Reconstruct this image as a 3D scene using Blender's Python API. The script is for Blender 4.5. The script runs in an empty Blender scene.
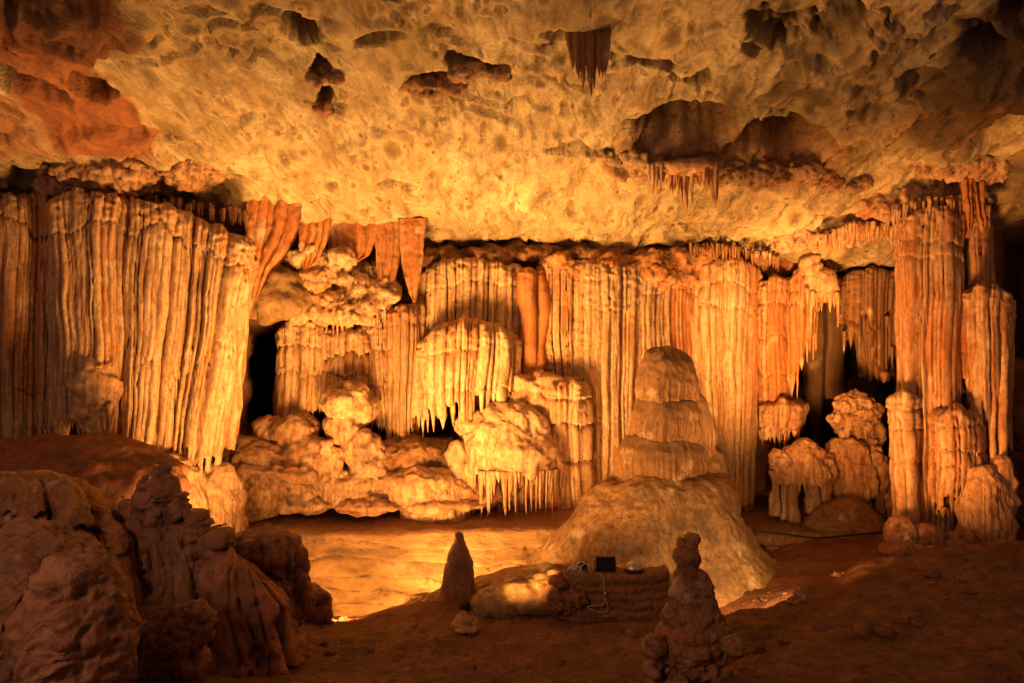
import bpy, math, random
import numpy as np
from mathutils import Vector

C = bpy.context.scene.collection
F = 1024 * 24.0 / 36.0        # focal length in pixels of the 24 mm camera
CZ = 6.0                      # camera height above the datum
def wx(px, Y): return (px - 512.0) / F * Y
def wz(py, Y): return CZ + (341.5 - py) / F * Y
def at(px, py, Y): return np.array([wx(px, Y), Y, wz(py, Y)])
def pp(px, k=1.0): return px / F * k      # size of px pixels at depth k

# ---------------------------------------------------------------- noise
_r = np.random.RandomState(7)
_perm = np.tile(_r.permutation(256), 3).astype(np.int32)
_g = _r.normal(size=(256, 3)); _g = (_g / np.linalg.norm(_g, axis=1)[:, None]).astype(np.float32)
def perlin(P):
    P = np.asarray(P, np.float32); sh = P.shape[:-1]; P = P.reshape(-1, 3)
    out = np.empty(len(P), np.float32)
    for a in range(0, len(P), 200000):
        p = P[a:a + 200000]; i = np.floor(p).astype(np.int32); f = p - i; i &= 255
        u = f * f * f * (f * (f * 6 - 15) + 10)
        r = 0
        px0 = _perm[i[:, 0]]; px1 = _perm[i[:, 0] + 1]
        for dx, hx in ((0, px0), (1, px1)):
            for dy in (0, 1):
                hy = _perm[hx + i[:, 1] + dy]
                for dz in (0, 1):
                    g = _g[_perm[hy + i[:, 2] + dz]]
                    w = (u[:, 0] if dx else 1 - u[:, 0]) * (u[:, 1] if dy else 1 - u[:, 1]) * (u[:, 2] if dz else 1 - u[:, 2])
                    r = r + w * (g[:, 0] * (f[:, 0] - dx) + g[:, 1] * (f[:, 1] - dy) + g[:, 2] * (f[:, 2] - dz))
        out[a:a + 200000] = r
    return out.reshape(sh)
def fbm(P, scale=1.0, octv=3, gain=.5, lac=2.03, off=0.0):
    P = np.asarray(P, np.float32) / scale + off
    r = 0; a = 1.0
    for k in range(octv):
        r = r + a * perlin(P + 17.3 * k); P = P * lac; a *= gain
    return r * 1.5
def ridge(P, scale=1.0, octv=3, off=0.0):
    P = np.asarray(P, np.float32) / scale + off
    r = 0; a = 1.0
    for k in range(octv):
        r = r + a * (1 - 2.6 * np.abs(perlin(P + 9.1 * k))); P = P * 2.1; a *= .5
    return r * .5
def smooth(a, b, x):
    t = np.clip((x - a) / (b - a), 0, 1); return t * t * (3 - 2 * t)
def interp(x, pts):
    if isinstance(pts, (int, float)): return np.full(np.shape(x), float(pts))
    p = np.array(pts, float); return np.interp(x, p[:, 0], p[:, 1])

# ---------------------------------------------------------------- mesh collection
class MB:
    def __init__(s): s.V = []; s.Q = []; s.n = 0; s.T = []; s.D = []
    def add(s, V, Q, tint=0., dirt=0.):
        V = np.asarray(V, np.float32).reshape(-1, 3); Q = np.asarray(Q, np.int64).reshape(-1, 4)
        s.V.append(V); s.Q.append(Q + s.n); s.n += len(V)
        s.T.append(np.broadcast_to(np.asarray(tint, np.float32), (len(V),)).copy())
        s.D.append(np.broadcast_to(np.asarray(dirt, np.float32), (len(V),)).copy())
    def grid(s, P, closed=False, mask=None, tint=0., dirt=0.):
        n, m = P.shape[:2]; I = np.arange(n * m).reshape(n, m)
        J = np.concatenate([I, I[:, :1]], 1) if closed else I
        Q = np.stack([J[:-1, :-1], J[1:, :-1], J[1:, 1:], J[:-1, 1:]], -1).reshape(-1, 4)
        if mask is not None:
            Q = Q[mask.reshape(-1)[Q].sum(1) >= 2]
        s.add(P.reshape(-1, 3), Q, np.asarray(tint).reshape(-1) if np.ndim(tint) else tint, np.asarray(dirt).reshape(-1) if np.ndim(dirt) else dirt)
    def tube(s, pts, rad, sides=8, tint=0., dirt=0., sq=1.0):
        pts = np.asarray(pts, float); rad = np.asarray(rad, float)
        t = np.gradient(pts, axis=0); t /= np.linalg.norm(t, axis=1)[:, None] + 1e-9
        a = np.array([1., 0, 0]) if abs(t[0][0]) < .8 else np.array([0, 1., 0])
        e1 = np.cross(t, a); e1 /= np.linalg.norm(e1, axis=1)[:, None] + 1e-9
        e2 = np.cross(t, e1)
        th = np.linspace(0, 2 * np.pi, sides, endpoint=False)
        P = pts[:, None] + rad[:, None, None] * (np.cos(th)[None, :, None] * e1[:, None] + sq * np.sin(th)[None, :, None] * e2[:, None])
        P = np.concatenate([np.repeat(pts[:1, None], sides, 1), P, np.repeat(pts[-1:, None], sides, 1)], 0)
        s.grid(P[:, ::-1], True, None, tint, dirt)
    def ellipsoid(s, c, r, rot=0., nu=24, nv=16, amp=0., sc=1., oc=3, off=0., rg=0., tilt=0., tint=0., dirt=0., p=1.0):
        th = np.linspace(0, 2 * np.pi, nu, endpoint=False)[None]; ph = np.linspace(0, np.pi, nv)[:, None]
        f = lambda a: np.sign(a) * np.abs(a) ** p
        D = np.stack([f(np.sin(ph)) * f(np.cos(th)), f(np.sin(ph)) * f(np.sin(th)), f(np.cos(ph)) + 0 * th], -1)
        P = D * np.asarray(r, float)
        if tilt: ct, st = math.cos(tilt), math.sin(tilt); P = np.stack([P[..., 0] * ct - P[..., 2] * st, P[..., 1], P[..., 0] * st + P[..., 2] * ct], -1)
        if rot: ct, st = math.cos(rot), math.sin(rot); P = np.stack([P[..., 0] * ct - P[..., 1] * st, P[..., 0] * st + P[..., 1] * ct, P[..., 2]], -1)
        P = P + np.asarray(c, float)
        if amp: P = P + D * (amp * fbm(P, sc, oc, off=off))[..., None]
        if rg: P = P + D * (rg * ridge(P, sc * .8, 3, off=off))[..., None]
        s.grid(P, True, None, tint, dirt)
    def box(s, c, r, rotz=0., n=1, tint=0., dirt=0.):
        c = np.asarray(c, float); r = np.asarray(r, float)
        ct, st = math.cos(rotz), math.sin(rotz)
        v = np.array([(x, y, z) for x in (-1, 1) for y in (-1, 1) for z in (-1, 1)], float) * r
        v = np.stack([v[:, 0] * ct - v[:, 1] * st, v[:, 0] * st + v[:, 1] * ct, v[:, 2]], -1) + c
        s.add(v, [(0, 1, 3, 2), (4, 6, 7, 5), (0, 4, 5, 1), (2, 3, 7, 6), (0, 2, 6, 4), (1, 5, 7, 3)], tint, dirt)
    def arrays(s):
        return np.concatenate(s.V), np.concatenate(s.Q), np.concatenate(s.T), np.concatenate(s.D)

def make_mesh(name, V, Q, T=None, D=None, flat=False):
    me = bpy.data.meshes.new(name)
    n, k = len(V), len(Q)
    # drop degenerate quads into triangles is not needed: caps repeat a point; harmless
    me.vertices.add(n); me.vertices.foreach_set('co', np.ascontiguousarray(V, np.float32).ravel())
    me.loops.add(4 * k); me.loops.foreach_set('vertex_index', np.ascontiguousarray(Q, np.int32).ravel())
    me.polygons.add(k); me.polygons.foreach_set('loop_start', np.arange(0, 4 * k, 4, dtype=np.int32))
    me.update(calc_edges=True)
    me.polygons.foreach_set('use_smooth', np.full(k, not flat))
    for nm, A in (('tint', T), ('dirt', D)):  # the second value holds real grime and painted shade together
        if A is not None:
            at_ = me.attributes.new(nm, 'FLOAT', 'POINT'); at_.data.foreach_set('value', np.ascontiguousarray(A, np.float32))
    return me

def warp(V, a1=.05, s1=.9, a2=.02, s2=.22, a3=.006, s3=.06):
    V = np.asarray(V, np.float32)
    W = V.copy()
    for a, sc, o in ((a1, s1, 0), (a2, s2, 31), (a3, s3, 57)):
        if a:
            for k in range(3): W[:, k] += a * 1.5 * perlin(V / sc + o + 11.7 * k) * (.7 if k == 2 else 1)
    return W

def remesh(V, Q, voxel, smooth_it=4):
    me = make_mesh('tmp', V, Q); ob = bpy.data.objects.new('tmp', me); C.objects.link(ob)
    m = ob.modifiers.new('r', 'REMESH'); m.mode = 'VOXEL'; m.voxel_size = voxel
    if smooth_it: m2 = ob.modifiers.new('s', 'SMOOTH'); m2.iterations = smooth_it; m2.factor = .5
    dg = bpy.context.evaluated_depsgraph_get(); ev = ob.evaluated_get(dg); em = ev.to_mesh()
    n = len(em.vertices); k = len(em.polygons)
    v = np.empty(n * 3, np.float32); em.vertices.foreach_get('co', v)
    nr = np.empty(n * 3, np.float32); em.vertex_normals.foreach_get('vector', nr)
    ls = np.empty(len(em.loops), np.int32); em.loops.foreach_get('vertex_index', ls)
    q = ls.reshape(-1, 4).copy() if len(ls) == 4 * k else None
    ev.to_mesh_clear(); bpy.data.objects.remove(ob); bpy.data.meshes.remove(me)
    return v.reshape(-1, 3), nr.reshape(-1, 3), q

def root(name, label, cat, loc=(0, 0, 0), group=None):
    o = bpy.data.objects.new(name, None); C.objects.link(o); o.empty_display_size = .3
    o.location = [float(a) for a in loc]; o['label'] = label; o['category'] = cat
    if group: o['group'] = group
    return o
def link(name, V, Q, T, D, mat, parent=None, flat=False, label=None, cat=None, group=None, kind=None, loc=None):
    off = np.array(parent.location) if parent is not None else np.array(loc if loc is not None else (0, 0, 0), float)
    if parent is not None and parent.parent is not None: off = off + np.array(parent.parent.location)
    me = make_mesh(name, V - off.astype(np.float32), Q, T, D, flat); me.materials.append(mat)
    o = bpy.data.objects.new(name, me); C.objects.link(o)
    if parent is not None: o.parent = parent
    else: o.location = [float(a) for a in off]
    if label: o['label'] = label
    if cat: o['category'] = cat
    if group: o['group'] = group
    if kind: o['kind'] = kind
    return o
def part(name, mb, mat, parent=None, w=(.05, .9, .02, .22, .006, .06), flat=False, **kw):
    V, Q, T, D = mb.arrays()
    if w: V = warp(V, *w)
    return link(name, V, Q, T, D, mat, parent, flat, **kw)
def fused(name, mb, mat, parent=None, voxel=.06, sm=4, amps=((.05, .5, 3), (.015, .1, 2)), rg=None, tint=0., dirt=0., fn=None, **kw):
    V, Q, T, D = mb.arrays(); V, N, Q = remesh(V, Q, voxel, sm)
    d = 0
    for a, sc, oc in amps: d = d + a * fbm(V, sc, oc, off=3.7)
    if rg: d = d + rg[0] * ridge(V, rg[1], 3)
    extra = 0
    if fn is not None:
        e = fn(V, N)
        if isinstance(e, tuple): e, extra = e
        d = d + e
    V = V + N * np.asarray(d, np.float32)[:, None]
    dn = (d - np.mean(d)) / (np.std(d) + 1e-6); D = np.clip(dirt + .55 * smooth(-.1, -1.8, dn) + extra, 0, .93); T = tint + .3 * fbm(V, .9, 3, off=8)  # recesses painted darker by depth, as crevice shade
    return link(name, V, Q, T.astype(np.float32), D.astype(np.float32), mat, parent, **kw)

def pieces(mb, mat, parent, w=(.03, .9, .01, .22, .004, .06), name='stalactite', rest='stalactite_fringe', most=100, longer=.18):
    """the longest tubes of mb become parts of their own, the short remainder one fringe"""
    H = [v[:, 2].max() - v[:, 2].min() for v in mb.V]; o = sorted(range(len(H)), key=lambda k: -H[k]); n0 = 0; left = MB()
    starts = np.cumsum([0] + [len(v) for v in mb.V])
    for j, k in enumerate(o):
        V, Q, T, D = mb.V[k], mb.Q[k] - starts[k], mb.T[k], mb.D[k]
        if j < most and H[k] > longer: link(name, warp(V, *w), Q, T, D, mat, parent)
        else: left.add(V, Q, T, D)
    if left.V: part(rest, left, mat, parent, w=w)

# ---------------------------------------------------------------- flowstone panel
def cells(total, w, rng, var=.62):
    b = [-.6]
    while b[-1] < total + .6: b.append(b[-1] + w * .85 * float(np.clip(np.exp(rng.normal(0, var)), .35, 2.3)))
    return np.array(b)
def cellpos(S, b):
    i = np.clip(np.searchsorted(b, S, side='right') - 1, 0, len(b) - 2)
    t = (S - b[i]) / (b[i + 1] - b[i]) * 2 - 1
    return i, np.clip(t, -1, 1)

def flow(body, fr, top, bot, ptop, pbot, Y, B=.8, e=.55, w=.2, amp=.48, off=.4, fine=.32, tiers=(), hang=0., hoodR=.35, hood=.35,
         flare=0., lean=0., seed=1, ds=.026, dz=.045, fringe=0., flen=.5, tint=0., dirt=0., lob=.12, wander=.5, stripes=None, back=.8, bare=0., rocky=0.):
    """Fluted flowstone: ptop / pbot = (left, right) pixel span at its top and foot, top / bot = its outline in pixels, Y = depth of its front."""
    rng = np.random.RandomState(seed); so = seed * 3.17; face = wx((ptop[0] + ptop[1] + pbot[0] + pbot[1]) / 4, 1.0)
    ph = np.linspace(-np.pi / 2, np.pi / 2, 400)
    sg = lambda a: np.sign(a) * np.abs(a) ** e
    cx, cy = sg(np.sin(ph)), 1 - np.abs(np.cos(ph)) ** e
    W0 = (wx(ptop[1], Y) - wx(ptop[0], Y)) / 2; W1 = (wx(pbot[1], Y) - wx(pbot[0], Y)) / 2
    grow = lob * .7 + amp * w * .6; W0 = max(W0 - grow, W0 * .45); W1 = max(W1 - grow, W1 * .45); Wm = max(W0, W1)
    cx = np.concatenate([[-1], cx, [1]]); cy = np.concatenate([[1 + back / B], cy, [1 + back / B]])
    L = np.concatenate([[0], np.cumsum(np.hypot(np.diff(cx * Wm), np.diff(cy * B)))])
    n = max(12, int(L[-1] / ds)); s = np.linspace(0, L[-1], n)
    cx = np.interp(s, L, cx); cy = np.interp(s, L, cy)
    tx, ty = np.gradient(cx * Wm), np.gradient(cy * B); tl = np.hypot(tx, ty) + 1e-9; nx, ny = ty / tl, -tx / tl
    pxt = ptop[0] + (cx + 1) / 2 * (ptop[1] - ptop[0]); pxb = pbot[0] + (cx + 1) / 2 * (pbot[1] - pbot[0])
    zt, zb = wz(interp(pxt, top), Y), wz(interp(pxb, bot), Y)
    if hood: zt = zt + .16 * fbm(np.stack([s, 0 * s, 0 * s + so], -1), .55, 3)
    m = max(8, int((zt.max() - zb.min()) / dz)); v = np.linspace(0, 1, m)[:, None]
    z = zt[None] * (1 - v) + zb[None] * v
    H = zt - zb
    xc = ((wx(ptop[0], Y) + wx(ptop[1], Y)) / 2) * (1 - v) + ((wx(pbot[0], Y) + wx(pbot[1], Y)) / 2) * v
    Wv = W0 * (1 - v) + W1 * v
    sv = s[None] + 0 * v
    Q3 = np.stack([sv, z * .45, 0 * sv + so], -1)
    S = sv + wander * .9 * w * fbm(Q3 * np.array([1, .6, 1]), 1.6, 2) + .12 * min(1., L[-1] / 4) * fbm(np.stack([sv * .5, z * .28, 0 * sv + so + 30], -1), 1., 2)
    b = cells(L[-1], w, rng); i, t = cellpos(S, b); wi = np.diff(b)
    offi = rng.uniform(-1, 1, len(b)) * off * w
    prof = np.sqrt(np.clip(1 - .97 * t * t, 0, 1))
    bl = cells(L[-1], w * 5, rng); il, tl_ = cellpos(S + .3 * w * fbm(Q3, .8, 2, off=5), bl)
    lobes = lob * np.sqrt(np.clip(1 - .95 * tl_ ** 2, 0, 1)) + rng.uniform(-1, 1, len(bl))[il] * lob * .6
    bf = cells(L[-1], w / 2.9, rng); jf, tf = cellpos(S + .15 * w * fbm(Q3 * np.array([1, .5, 1]), .6, 2, off=9), bf)
    ff = np.sqrt(np.clip(1 - .95 * tf * tf, 0, 1))
    rough = smooth(-.15, .35, fbm(np.stack([sv, z * .8, 0 * sv + so + 4], -1), 1.1, 3))
    live = np.clip(.75 + .9 * fbm(np.stack([i * 5.3 + 0 * z, z / 1.7, 0 * z + so], -1), 1.0, 2), .15, 1.35)
    shift = .75 + .9 * fbm(np.stack([i * 2.9 + 0 * z, z / 2.6, 0 * z + so + 50], -1), 1.0, 1)
    dp = amp * wi[i] * prof * live * (1 - .55 * bare * rough) + offi[i] * shift
    slit = (rng.rand(len(b)) < .16)[i] * smooth(.72, 1., np.abs(t)) * w * rng.uniform(.3, 1., len(b))[i]
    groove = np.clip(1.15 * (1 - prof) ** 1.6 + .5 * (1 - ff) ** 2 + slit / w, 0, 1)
    d = dp - slit + lobes + fine * w * .45 * (ff - .5) * (1 - .5 * rough)
    # drip bulges along single pipes
    d = d + .09 * w * fbm(np.stack([i * 3.7 + 0 * z, z / .9, 0 * z + so], -1), 1.0, 2)
    # tiers: below each break the sheet starts again, set back, and swells out under a rounded hood
    ends = []
    for k, T in enumerate(tiers):
        tpy, step, jit = T[:3]; cover = T[3] if len(T) > 3 else (-1e9, 1e9); R = T[4] if len(T) > 4 else .4
        pv = pxt[None] * (1 - v) + pxb[None] * v
        sag = rng.uniform(-1, 1, len(bl)) * jit * .5
        zk = wz(interp(pxt, tpy), Y)[None] + 1.1 * jit * fbm(np.stack([s, 0 * s, 0 * s + so + k * 7], -1), .7, 3)[None] + sag[il] - jit * .9 * (tl_ ** 2) * .5 + rng.uniform(-1, 1, len(b))[i] * jit * .35 - jit * .3 * (prof - .5)
        q = np.clip((zk - z) / R, 0, 1)
        on = smooth(cover[0] - 4, cover[0] + 4, pv) * (1 - smooth(cover[1] - 4, cover[1] + 4, pv))
        below = (z < zk)
        d = d - on * np.where(below, step * (1 - np.sqrt(np.clip(1 - (1 - q) ** 2, 0, 1))), 0)
        ends.append((zk, step, cover))
    q = np.clip((zt[None] - z) / hoodR, 0, 1)
    d = d - hood * (1 - np.sqrt(np.clip(1 - (1 - q) ** 2, 0, 1)))
    if flare: d = d + flare * np.exp(-(z - zb[None]) / .35)
    crown = np.exp(-(zt[None] - z) / .5) if hood else 0
    nz = fbm(np.stack([sv * 1.2, z * .35, 0 * sv + so], -1), .28, 4) * .026 + ridge(np.stack([sv * 1.6, z * .5, 0 * sv + so + 2], -1), .16, 3) * .014 + fbm(np.stack([sv, z * .6, 0 * sv + so], -1), .07, 2) * .004 + (.03 * bare * rough + .10 * crown) * fbm(np.stack([sv, z * 1.5, 0 * sv + so], -1), .22, 3) + .10 * crown * ridge(np.stack([sv, z * 2.2, 0 * sv + so], -1), .5, 2) + .05 * bare * rough * ridge(np.stack([sv * .7, z * 3.2, 0 * sv + so], -1), .6, 2)
    if rocky: nz = nz + rocky * (.14 * fbm(np.stack([sv, z * .7, 0 * sv + so], -1), .8, 4) + .07 * ridge(np.stack([sv, z * .8, 0 * sv + so], -1), .4, 4))
    d = d + nz
    Yy = Y + B * cy[None] + ny[None] * d - lean * v
    X = xc + Wv * cx[None] + nx[None] * d + face * (Yy - Y)
    zz = z + .02 * fbm(np.stack([sv, z, 0 * sv + so + 8], -1), .3, 2)
    mask = None
    je = rng.uniform(0, 1, len(b)) ** 1.3
    if hang:
        ze = zb[None] + hang * je[i] + (t * t) * .7 * w + hang * .25 * rng.uniform(0, 1, len(bf))[jf]
        mask = z > ze
    tn = tint + 0 * z
    if stripes:
        pv = pxt[None] * (1 - v) + pxb[None] * v
        for (a, c, val) in stripes: tn = tn + val * smooth(a - 3, a + 3, pv) * (1 - smooth(c - 3, c + 3, pv))
    tn = tn + .35 * rng.uniform(-1, 1, len(b))[i] ** 3 + .4 * rng.uniform(-1, 1, len(bl))[il] * smooth(-.3, .3, fbm(np.stack([il * 3.1 + 0 * z, z / 2.5, 0 * z + so], -1), 1., 2)) + .35 * groove
    body.grid(np.stack([X, Yy, zz], -1), False, mask, tn, np.clip(dirt + .55 * groove ** 2 + .35 * crown * smooth(-.2, .3, fbm(np.stack([sv, z, 0 * sv], -1), .5, 3)), 0, .85))  # groove shade painted into the colour; crown patchily darker
    if fr is not None and fringe:
        ns = len(s)
        def hangone(sm, zs, ln, r, dd):
            if ln < .06: return
            j = int(np.clip(np.searchsorted(s, sm), 0, ns - 1))
            if s[j] < back * .8 or s[j] > L[-1] - back * .8: return
            vv = np.clip((zt[j] - zs) / max(H[j], .01), 0, 1)
            x0 = ((wx(ptop[0], Y) + wx(ptop[1], Y)) / 2) * (1 - vv) + ((wx(pbot[0], Y) + wx(pbot[1], Y)) / 2) * vv + (W0 * (1 - vv) + W1 * vv) * cx[j] + nx[j] * dd
            y0 = Y + B * cy[j] + ny[j] * dd - lean * vv; x0 += face * (y0 - Y)
            kk = np.linspace(0, 1, max(5, int(ln / .09)))
            rr = r * (1 - kk ** 1.6) * (1 + .16 * np.sin(kk * rng.uniform(4, 14) + rng.uniform(0, 6))) + .006
            pts = np.stack([x0 + 0 * kk + rng.normal(0, .008) * kk, y0 + 0 * kk, zs + .12 - kk * (ln + .12)], -1)
            fr.tube(pts, rr, 7, tint + rng.uniform(-.1, .1), dirt)
        for c in range(len(b) - 1):
            sm = (b[c] + b[c + 1]) / 2
            if sm < 0 or sm > L[-1]: continue
            j = int(np.clip(np.searchsorted(s, sm), 0, ns - 1))
            if hang:
                hangone(sm, zb[j] + hang * je[c] + .1, flen * rng.uniform(.2, 1), wi[c] * .36, offi[c] + lob * .5 + .03)
            for zk, step, cover in ends:
                if not (cover[0] < pxt[j] < cover[1]): continue
                for q_ in range(2):
                    if rng.rand() < fringe:
                        r_ = np.clip(rng.randint(0, m), 0, m - 1)
                        hangone(sm + rng.uniform(-.4, .4) * wi[c], zk[m // 2, j], flen * rng.uniform(.15, .8), wi[c] * rng.uniform(.14, .26), lob * .5 + offi[c] + .02)

def lathe(mb, c, prof, rx=1., ry=1., ribs=None, amp=.05, sc=.6, oc=4, nth=120, dz=.035, seed=1, tint=0., dirt=0., leanx=(), leany=(), droop=0.):
    """Surface of revolution through prof = [(r, z, rib strength)] with fluted, noisy skin; the outline may overhang."""
    rng = np.random.RandomState(seed)
    p = np.array([(a[0], a[1], a[2] if len(a) > 2 else 0) for a in prof] + ([(.01, prof[-1][1], 0)] if prof[-1][0] > .15 else []), float)
    # smooth resample
    L = np.concatenate([[0], np.cumsum(np.hypot(np.diff(p[:, 0]), np.diff(p[:, 1])))])
    n = max(8, int(L[-1] / dz)); s = np.linspace(0, L[-1], n)
    q = np.stack([np.interp(s, L, p[:, k]) for k in range(3)], -1)
    for _ in range(3): q[1:-1] = (q[:-2] + 2 * q[1:-1] + q[2:]) / 4
    th = np.linspace(0, 2 * np.pi, nth, endpoint=False)
    R = q[:, :1]; Z = q[:, 1:2]
    nr = np.gradient(q[:, 1]); nzv = -np.gradient(q[:, 0]); nl = np.hypot(nr, nzv) + 1e-9
    sgn = 1 if q[-1, 1] > q[0, 1] else -1
    nr, nzv = sgn * (nr / nl)[:, None], sgn * (nzv / nl)[:, None]
    P0 = np.stack([R * np.cos(th) * rx, R * np.sin(th) * ry, Z + 0 * th], -1)
    off = seed * 5.1
    d = amp * fbm(P0, sc, oc, off=off)
    if ribs:
        b = cells(2 * np.pi, ribs, rng); i, t = cellpos(th[None] + .25 * ribs * fbm(P0 * np.array([1, 1, .4]), .5, 2, off=off) + 0 * R, b)
        d = d + q[:, 2:3] * (np.sqrt(np.clip(1 - .96 * t * t, 0, 1)) - .6 + .5 * rng.uniform(-1, 1, len(b))[i])
    ln = interp(Z, leanx) if len(leanx) else 0; lm = interp(Z, leany) if len(leany) else 0
    if droop: Z = Z - droop * ((1 + np.sin(th)[None]) ** 1.3) * smooth(1., .15, Z / max(p[:, 1].max(), .01))
    Pz = np.stack([(R + nr * d) * np.cos(th) * rx + ln, (R + nr * d) * np.sin(th) * ry + lm, Z + nzv * d + 0 * th], -1) + np.asarray(c, float)
    mb.grid(Pz if sgn < 0 else Pz[::-1], True, None, tint, dirt)

# ---------------------------------------------------------------- materials
class NT:
    def __init__(s, name):
        s.m = bpy.data.materials.new(name); s.m.use_nodes = True; s.t = s.m.node_tree; s.t.nodes.clear()
        s.out = s.n('ShaderNodeOutputMaterial'); s.b = s.n('ShaderNodeBsdfPrincipled'); s.l(s.b.outputs[0], s.out.inputs[0])
        s.pos = s.n('ShaderNodeNewGeometry')
    def n(s, ty, **kw):
        o = s.t.nodes.new(ty)
        for k, v in kw.items(): setattr(o, k, v)
        return o
    def l(s, a, b): s.t.links.new(a, b)
    def mapped(s, scale, loc=(0, 0, 0), rot=(0, 0, 0)):
        m = s.n('ShaderNodeMapping'); m.inputs['Scale'].default_value = scale; m.inputs['Location'].default_value = loc; m.inputs['Rotation'].default_value = rot
        s.l(s.pos.outputs['Position'], m.inputs['Vector']); return m.outputs[0]
    def noise(s, vec, scale, det=4, rough=.55, dist=0.):
        o = s.n('ShaderNodeTexNoise'); s.l(vec, o.inputs['Vector']); o.inputs['Scale'].default_value = scale
        o.inputs['Detail'].default_value = det; o.inputs['Roughness'].default_value = rough; o.inputs['Distortion'].default_value = dist
        return o.outputs['Fac']
    def vor(s, vec, scale, feature='F1', rnd=1.):
        o = s.n('ShaderNodeTexVoronoi', feature=feature); s.l(vec, o.inputs['Vector']); o.inputs['Scale'].default_value = scale
        o.inputs['Randomness'].default_value = rnd; return o.outputs['Distance']
    def math(s, op, a, b=None, clamp=False):
        o = s.n('ShaderNodeMath', operation=op, use_clamp=clamp)
        for i, x in enumerate((a, b)):
            if x is None: continue
            if isinstance(x, (int, float)): o.inputs[i].default_value = x
            else: s.l(x, o.inputs[i])
        return o.outputs[0]
    def ramp(s, fac, stops, mode='LINEAR'):
        o = s.n('ShaderNodeValToRGB'); s.l(fac, o.inputs[0]); cr = o.color_ramp; cr.interpolation = mode
        while len(cr.elements) < len(stops): cr.elements.new(.5)
        for e, (p, c) in zip(cr.elements, stops): e.position = p; e.color = (c, c, c, 1) if isinstance(c, (int, float)) else (*c, 1)
        return o.outputs[0]
    def mix(s, f, a, b, mode='MIX'):
        o = s.n('ShaderNodeMix', data_type='RGBA', blend_type=mode)
        if isinstance(f, (int, float)): o.inputs[0].default_value = f
        else: s.l(f, o.inputs[0])
        for i, x in ((6, a), (7, b)):
            if isinstance(x, tuple): o.inputs[i].default_value = (*x, 1)
            else: s.l(x, o.inputs[i])
        return o.outputs[2]
    def attr(s, nm):
        o = s.n('ShaderNodeAttribute', attribute_name=nm); return o.outputs['Fac']
    def bump(s, h, dist, strength=1., prev=None):
        o = s.n('ShaderNodeBump'); o.inputs['Distance'].default_value = dist; o.inputs['Strength'].default_value = strength
        s.l(h, o.inputs['Height'])
        if prev is not None: s.l(prev, o.inputs['Normal'])
        return o.outputs[0]
    def fin(s, col, rough=.6, spec=.3, normal=None):
        s.l(col, s.b.inputs['Base Color'])
        if isinstance(rough, (int, float)): s.b.inputs['Roughness'].default_value = rough
        else: s.l(rough, s.b.inputs['Roughness'])
        s.b.inputs['Specular IOR Level'].default_value = spec
        if normal is not None: s.l(normal, s.b.inputs['Normal'])
        return s.m

def calcite(name, cream=(.70, .50, .28), orange=(.56, .19, .04), brown=(.26, .12, .05), spec=.3, patch=.5):
    k = NT(name)
    st = k.noise(k.mapped((3.2, 3.2, .22)), 1.6, 5, .6)
    big = k.noise(k.mapped((1, 1, .7)), .55, 4, .55, .4)
    fine = k.noise(k.mapped((1, 1, .6)), 9, 5, .6)
    t = k.math('ADD', k.attr('tint'), k.math('MULTIPLY', k.math('SUBTRACT', st, .5), 2.))
    t = k.math('ADD', t, k.math('MULTIPLY', k.math('SUBTRACT', big, .5), 1.3 * patch * 2), True)
    c = k.mix(t, cream, orange)
    dk = k.ramp(k.noise(k.mapped((5, 5, .5), (3, 1, 2)), 1.3, 6, .65), [(.48, 0.), (.68, .85)])
    c = k.mix(dk, c, brown)
    c = k.mix(k.ramp(fine, [(.32, .7), (.52, 0.)]), c, brown)
    c = k.mix(k.ramp(k.noise(k.mapped((1, 1, 1.6)), 26, 3, .6), [(.36, .55), (.5, 0.)]), c, brown)
    c = k.mix(k.ramp(k.noise(k.mapped((1, 1, .8), (9, 4, 2)), 1.7, 5, .6), [(.58, 0.), (.68, .6)]), c, (.74, .60, .40))
    c = k.mix(k.attr('dirt'), c, (.13, .085, .05))
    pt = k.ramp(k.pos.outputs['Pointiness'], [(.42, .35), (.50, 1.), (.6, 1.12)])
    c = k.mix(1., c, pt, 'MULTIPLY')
    n1 = k.bump(k.noise(k.mapped((1, 1, 2.2)), 22, 6, .62), .045, .9)
    n2 = k.bump(k.noise(k.mapped((1, 1, .35)), 30, 3, .6), .012, .6, n1)
    return k.fin(c, k.ramp(big, [(.40, .28), (.6, .7)]), spec + .15, n2)

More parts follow.
